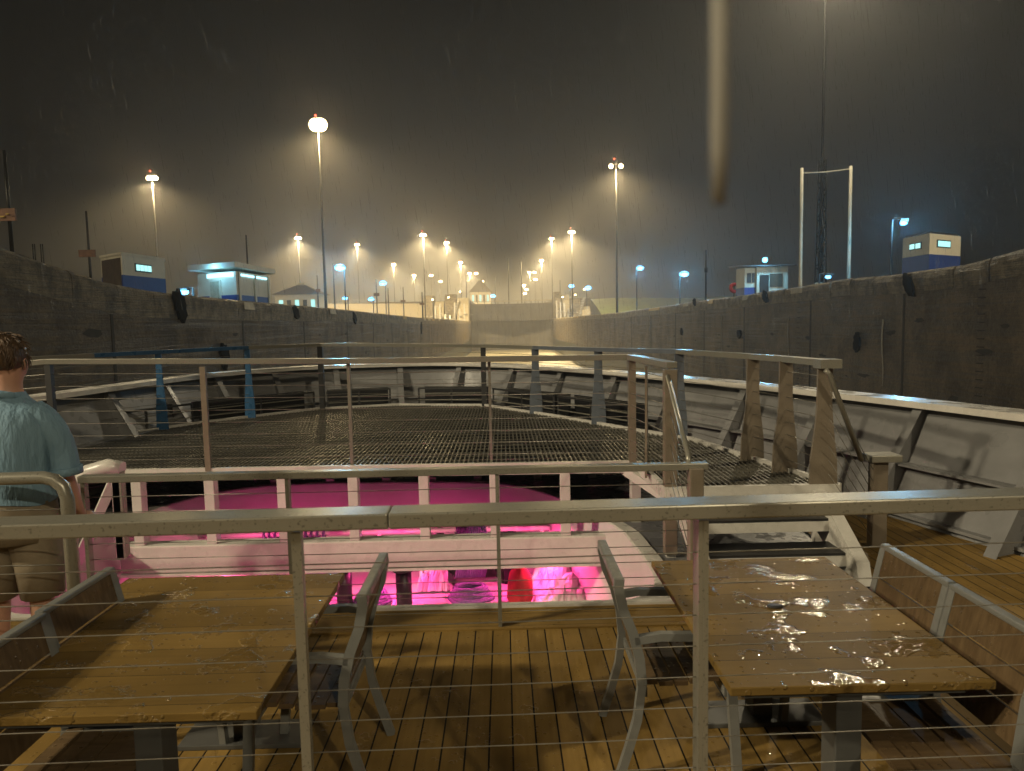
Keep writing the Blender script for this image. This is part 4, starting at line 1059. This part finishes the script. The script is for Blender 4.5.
def chair(label):
    """faces +X; back plane near x=0; origin on the floor under the middle of the back"""
    r_ = empty('armchair', (0,0,0), label, 'armchair', 'slatted armchairs at the tables')
    W2 = .26; th = .035
    def frame(pts, y, w, nm):
        # pts: (x,z) centre line; flat bar of depth w in x, thickness th in y
        m = MB(); n_ = len(pts); Lp = []; Rp = []
        for i, (x, z) in enumerate(pts):
            a = Vector(pts[max(i-1,0)]); b = Vector(pts[min(i+1,n_-1)]); d = (b-a).normalized(); nn = Vector((-d.y,d.x))
            Lp.append(Vector((x+nn.x*w/2, y-th/2, z+nn.y*w/2))); Rp.append(Vector((x-nn.x*w/2, y-th/2, z-nn.y*w/2)))
        for i in range(n_-1):
            m.prism([Lp[i],Lp[i+1],Rp[i+1],Rp[i]], (0,th,0))
        return m.build(nm, M_chair, r_, local=True)
    for s in (-1,1):
        frame([(-.03,0),(.015,.14),(.055,.28),(.075,.44)], s*W2, .036, 'leg')
        frame([(.50,0),(.485,.2),(.47,.42),(.455,.60)], s*W2, .04, 'leg')
        frame([(.075,.44),(.065,.56),(.035,.68),(-.005,.78),(-.025,.88),(-.02,.92)], s*W2, .042, 'back_upright')
        frame([(.045,.64),(.16,.655),(.32,.65),(.47,.615)], s*(W2), .034, 'armrest')
    # seat
    m = MB()
    for k in range(6):
        x = .09+k*.068; m.box((x,-W2+.02,.425-.01*math.sin(k)),(x+.06,W2-.02,.445-.01*math.sin(k)))
    m.build('seat', M_slaty, r_, local=True)
    m = MB()
    for k in range(4):
        z0 = .50+k*.092; xb = (.072,.055,.025,-.004)[k]; xt = (.058,.030,-.002,-.022)[k]
        m.prism([(xb,-W2+.02,z0),(xb,W2-.02,z0),(xt,W2-.02,z0+.082),(xt,-W2+.02,z0+.082)], (.014,0,.003))
    m.build('backrest', M_slaty, r_, local=True)
    m = MB(); m.box((-.045,-W2-.017,.885),(.0,W2+.017,.925), .008); m.build('top_rail', M_chair, r_, local=True)
    MB().box((.08,-W2,.38),(.10,W2,.42)).build('seat_rail', M_chair, r_, local=True); MB().box((.44,-W2,.37),(.46,W2,.41)).build('seat_rail', M_chair, r_, local=True)
    return r_
proto = chair('grey armchair at the right side of the left table')
proto.location = (-.63,3.13,DZ); proto.rotation_euler.z = math.pi
c = copy_tree(proto); c.location = (.50,3.25,DZ); c.rotation_euler.z = 0; c['label'] = 'grey armchair at the left side of the right table'
def side_chair(label):
    r_ = empty('side_chair', (0,0,0), label, 'chair', 'armless slatted chairs on the outer table sides')
    W2 = .25
    for s in (-1,1):
        MB().bar((-.06,s*W2,0),(.04,s*W2,.44),.03,.045,up=(0,1,0)).build('leg', M_chair, r_, local=True)
        MB().bar((.46,s*W2,0),(.43,s*W2,.42),.03,.045,up=(0,1,0)).build('leg', M_chair, r_, local=True)
        MB().bar((.04,s*W2,.44),(.01,s*W2,.68),.03,.05,up=(0,1,0)).bar((.01,s*W2,.68),(-.04,s*W2,.90),.03,.045,up=(0,1,0)).build('back_upright', M_chair, r_, local=True)
    MB().box((-.06,-W2-.015,.885),(-.02,W2+.015,.91), .006).build('top_rail', M_chair, r_, local=True)
    m = MB()
    for x0,z0,x1,z1 in ((.03,.49,.018,.61),(.016,.62,-.008,.745),(-.01,.755,-.038,.882)):
        m.prism([(x0,-W2+.015,z0),(x0,W2-.015,z0),(x1,W2-.015,z1),(x1,-W2+.015,z1)], (.014,0,.003))
    m.build('backrest', M_slaty, r_, local=True)
    m = MB()
    for k in range(6):
        x = .05+k*.07; z = .435-.018*math.sin(math.pi*k/5); m.box((x,-W2+.016,z-.02),(x+.063,W2-.016,z))
    m.build('seat', M_slaty, r_, local=True)
    for s in (-1,1): MB().bar((.04,s*W2,.41),(.44,s*W2,.41),.028,.035).build('seat_rail', M_chair, r_, local=True)
    return r_
proto = side_chair('x')
spots = [(-1.86,3.07,0,'farther brown slatted chair left of the left table'),(-1.84,2.53,0,'nearer brown slatted chair at the bottom left corner'),
 (1.82,3.14,math.pi,'farther brown slatted chair right of the right table'),(1.82,2.60,math.pi,'nearer brown slatted chair at the bottom right corner')]
for i, (x, y, rz, lab) in enumerate(spots):
    c = proto if i == 0 else copy_tree(proto); c.location = (x,y,DZ); c.rotation_euler.z = rz; c['label'] = lab

# ================================================================== MAN
def skin_body(name, verts, edges, radii, mt, parent=None, sub=2):
    me = bpy.data.meshes.new(name); me.from_pydata(verts, edges, []); o = bpy.data.objects.new(name, me); C.objects.link(o)
    md = o.modifiers.new('skin','SKIN'); md.use_smooth_shade = True
    for i, r in enumerate(radii):
        sv = me.skin_vertices[0].data[i]; sv.radius = r if isinstance(r, tuple) else (r, r)
    me.skin_vertices[0].data[0].use_root = True
    ms = o.modifiers.new('sub','SUBSURF'); ms.levels = sub; ms.render_levels = sub
    me.materials.append(mt)
    if parent is not None: o.parent = parent
    return o
MX, MY = -2.77, 3.93
body_v = [(0,0,.93),(0,0,1.08),(.0,.02,1.25),(.01,.03,1.42),(.0,.04,1.50),(0,.06,1.58),(0,.08,1.67),(0,.085,1.74),  # 0..7 spine, neck, head
 (.19,.03,1.43),(.25,.02,1.16),(.255,.12,.93),(.25,.18,.85),           # 8..11 right arm
 (-.19,.03,1.43),(-.27,.08,1.18),(-.22,.32,1.10),(-.20,.40,1.09),       # 12..15 left arm forward
 (.10,0,.88),(.105,.02,.50),(.11,-.02,.09),(.12,.12,.04),            # 16..19 right leg
 (-.10,0,.88),(-.11,.03,.50),(-.12,.0,.09),(-.13,.14,.04)]           # 20..23 left leg
body_e = [(0,1),(1,2),(2,3),(3,4),(4,5),(5,6),(6,7),(3,8),(8,9),(9,10),(10,11),(3,12),(12,13),(13,14),(14,15),(0,16),(16,17),(17,18),(18,19),(0,20),(20,21),(21,22),(22,23)]
body_r = [(.14,.10),(.13,.09),(.13,.09),(.11,.08),.058,.058,(.085,.10),(.07,.085),.045,.045,.036,.03,.045,.045,.033,.03,.09,.06,.042,.045,.09,.06,.042,.045]
man = skin_body('person', body_v, body_e, body_r, M_skin)
man.location = (MX, MY, DZ); man.rotation_euler.z = rad(6); man.scale = (1.1,1.1,1.1)
tag(man, 'man in teal shirt and khaki shorts seen from behind leaning at the rail', 'person')
# head features
m = MB(); m.ball((0,.085,1.70), .095, (.86,1.05,1.22), 20); m.build('head', M_skin, man, local=True)
m = MB(); m.ball((0,.20,1.69), .018, (.8,1.2,1.4), 8); m.build('nose', M_skin, man, local=True)
for s in (-1,1):
    MB().ball((s*.083,.07,1.69), .028, (.45,.8,1.2), 10).build('ear', M_skin, man, local=True)
    MB().ball((s*.032,.172,1.715), .012, n=8).build('eye', M_belt, man, local=True)
MB().ball((0,.178,1.645), .02, (1.2,.4,.35), 8).build('mouth', M_red, man, local=True)
m = MB(); m.ball((0,.06,1.735), .104, (.90,1.08,1.05), 24)
for v in list(m.bm.verts):
    if v.co.y > .13 and v.co.z < 1.76: v.co.y = .13
    v.co += Vector((math.sin(v.co.z*170+v.co.x*90)*.003, math.sin(v.co.x*150)*.003, math.sin(v.co.y*130+v.co.x*60)*.003))
    if v.co.z < 1.67: v.co.z = 1.67+ (v.co.z-1.67)*.4
rh = random.Random(5)
for k in range(260):
    a = rh.uniform(0,2*math.pi); e_ = rh.uniform(-.35,1.5)
    p0 = Vector((.094*math.cos(a)*math.cos(e_), .06+.11*math.sin(a)*math.cos(e_), 1.735+.107*math.sin(e_)))
    if p0.y > .12 and p0.z < 1.77: continue
    nn = (p0-Vector((0,.06,1.735))).normalized(); dn = (Vector((rh.uniform(-.5,.5),-.3,-1.0))-nn*nn.dot(Vector((0,-.3,-1)))).normalized()
    m.tube([p0, p0+nn*.008+dn*.018, p0+nn*.006+dn*.042], [.005,.004,.001], 4, cap=False)
m.build('hair', M_hair, man, local=True)
# shirt: lofted torso with folds and sleeves
m = MB(); rows = []
for (z, rx, ry, cy) in ((1.0,.215,.155,0),(1.03,.212,.152,0),(1.08,.20,.145,.0),(1.15,.205,.145,.01),(1.25,.215,.15,.015),(1.34,.225,.15,.02),(1.42,.215,.14,.025),(1.475,.165,.11,.035),(1.51,.10,.085,.045),(1.55,.075,.075,.055)):
    row = []
    for k in range(36):
        a = 2*math.pi*k/36
        f = 1+.020*math.sin(a*9+z*14)+.014*math.sin(a*5-z*31)+.012*math.sin(a*14+z*22)
        row.append(m.bm.verts.new((rx*f*math.copysign(abs(math.cos(a))**.85,math.cos(a)), cy+ry*f*math.sin(a), z+(.012*math.sin(a*3) if z < 1.02 else 0))))
    rows.append(row)
for a, b in zip(rows, rows[1:]):
    for k in range(36): m.bm.faces.new((a[k],a[(k+1)%36],b[(k+1)%36],b[k])).smooth = True
for s, el in ((1,(.265,.02,1.13)),(-1,(-.285,.09,1.15))):
    m.tube([(s*.12,.03,1.425),(s*.175,.03,1.395),(s*.225,.03,1.32),((s*.235+el[0])/2,.04,1.24),el], [.088,.084,.074,.067,.070], 18, cap=False)
sh = m.build('shirt', M_shirt, man, local=True); sm_ = sh.modifiers.new('s','SUBSURF'); sm_.levels = 1; sm_.render_levels = 1
MB().tube([(-.06,.0,1.53),(0,-.045,1.55),(.06,.0,1.53),(.07,.06,1.52)], .02, 8).build('collar', M_shirt, man, local=True)
for s, el in ((1,(.265,.02,1.13)),(-1,(-.285,.09,1.15))):
    MB().tube([(el[0],el[1],el[2]+.03),(el[0]+s*.002,el[1]+.002,el[2]-.01)], .077, 14).build('rolled_cuff', M_shirt, man, local=True)
m = MB()
for s in (-1,1):
    m.tube([(s*.085,0,.99),(s*.10,0,.85),(s*.108,.01,.68),(s*.11,.02,.50)], [.125,.128,.112,.10], 16)
m.tube([(0,0,.80),(0,0,.88),(0,0,.98),(0,0,1.03)], [.19,.205,.20,.19], 24)
for v in m.bm.verts:
    if v.co.z > .79 and abs(v.co.x) < .22 and abs(v.co.y) > .11: v.co.y *= .78
m.build('shorts', M_short, man, local=True)
m = MB(); m.tube([(0,0,.985),(0,0,1.02)], .19, 20)
for v in m.bm.verts: v.co.y *= .72
m.build('belt', M_belt, man, local=True)
for s in (-1,1):
    m = MB(); m.ball((s*.12,.06,.045), .06, (.8,2.2,.75), 12); m.build('shoe', M_belt, man, local=True)
# hands with fingers
def hand(base, dirv, name):
    m = MB(); b = Vector(base); d = Vector(dirv).normalized(); sd = d.cross(Vector((0,0,1))).normalized(); u = sd.cross(d)
    m.tube([b, b+d*.045, b+d*.085], [.03,.038,.034], 10)
    for k, (o_, ln) in enumerate(((-.026,.062),(-.009,.075),(.009,.07),(.026,.055))):
        s = b+d*.08+sd*o_; m.tube([s, s+d*ln*.45-u*.004, s+d*ln*.75-u*ln*.3, s+d*ln*.8-u*ln*.65], [.0095,.009,.008,.007], 8)
    s = b+d*.02-sd*.03; m.tube([s, s-sd*.022+d*.025, s-sd*.025+d*.052-u*.012], [.012,.0105,.008], 8)
    m.build(name, M_skin, man, local=True)
hand((.25,.19,.845), (0,1,-.15), 'hand'); hand((-.20,.41,1.09), (.1,1,-.05), 'hand')

# window reflection streak at the top right, modelled as a hanging rope
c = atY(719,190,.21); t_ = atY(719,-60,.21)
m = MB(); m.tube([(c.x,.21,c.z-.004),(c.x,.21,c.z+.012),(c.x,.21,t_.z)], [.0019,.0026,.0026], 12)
tag(m.build('rope', mat('pale_glass_streak', (.22,.21,.185), .8, noise=.1, nscale=40)), 'pale window reflection streak built as a hanging rope end at the top right', 'rope')

# rain drops
m = MB(); rnd = random.Random(3)
for k in range(3600):
    Y = rnd.uniform(8,36); px = 1080*(rnd.random()**.75); py = rnd.uniform(-40,330)
    c = atY(px,py,Y)
    if c.z > 20: continue
    l = rnd.choice((.05,.08,.12,.2,.3))*(.5+Y*.05)*rnd.uniform(.7,1.3); r = (.0005+.00018*Y)*rnd.uniform(.6,1.2)
    m.tube([c, c+Vector((-.06*l,0,.5*l)), c+Vector((-.12*l,0,l))], [r*.4,r,r*.3], 3, cap=False)
mr_ = mat('rain_water', (.8,.8,.8), .3); N, L, B = nodes(mr_); 
tl = N.new('ShaderNodeBsdfTranslucent'); tl.inputs[0].default_value = (.9,.9,.9,1); tp = N.new('ShaderNodeBsdfTransparent'); mx = N.new('ShaderNodeMixShader'); mx.inputs[0].default_value = .20
ad_ = N.new('ShaderNodeMixShader'); ad_.inputs[0].default_value = .3; L.new(tl.outputs[0], ad_.inputs[1]); L.new(B.outputs[0], ad_.inputs[2])
L.new(tp.outputs[0], mx.inputs[1]); L.new(ad_.outputs[0], mx.inputs[2]); L.new(mx.outputs[0], N['Material Output'].inputs[0])
tag(m.build('rain', mr_), 'thin slanting rain falling over the whole lock', 'rain', kind='stuff')
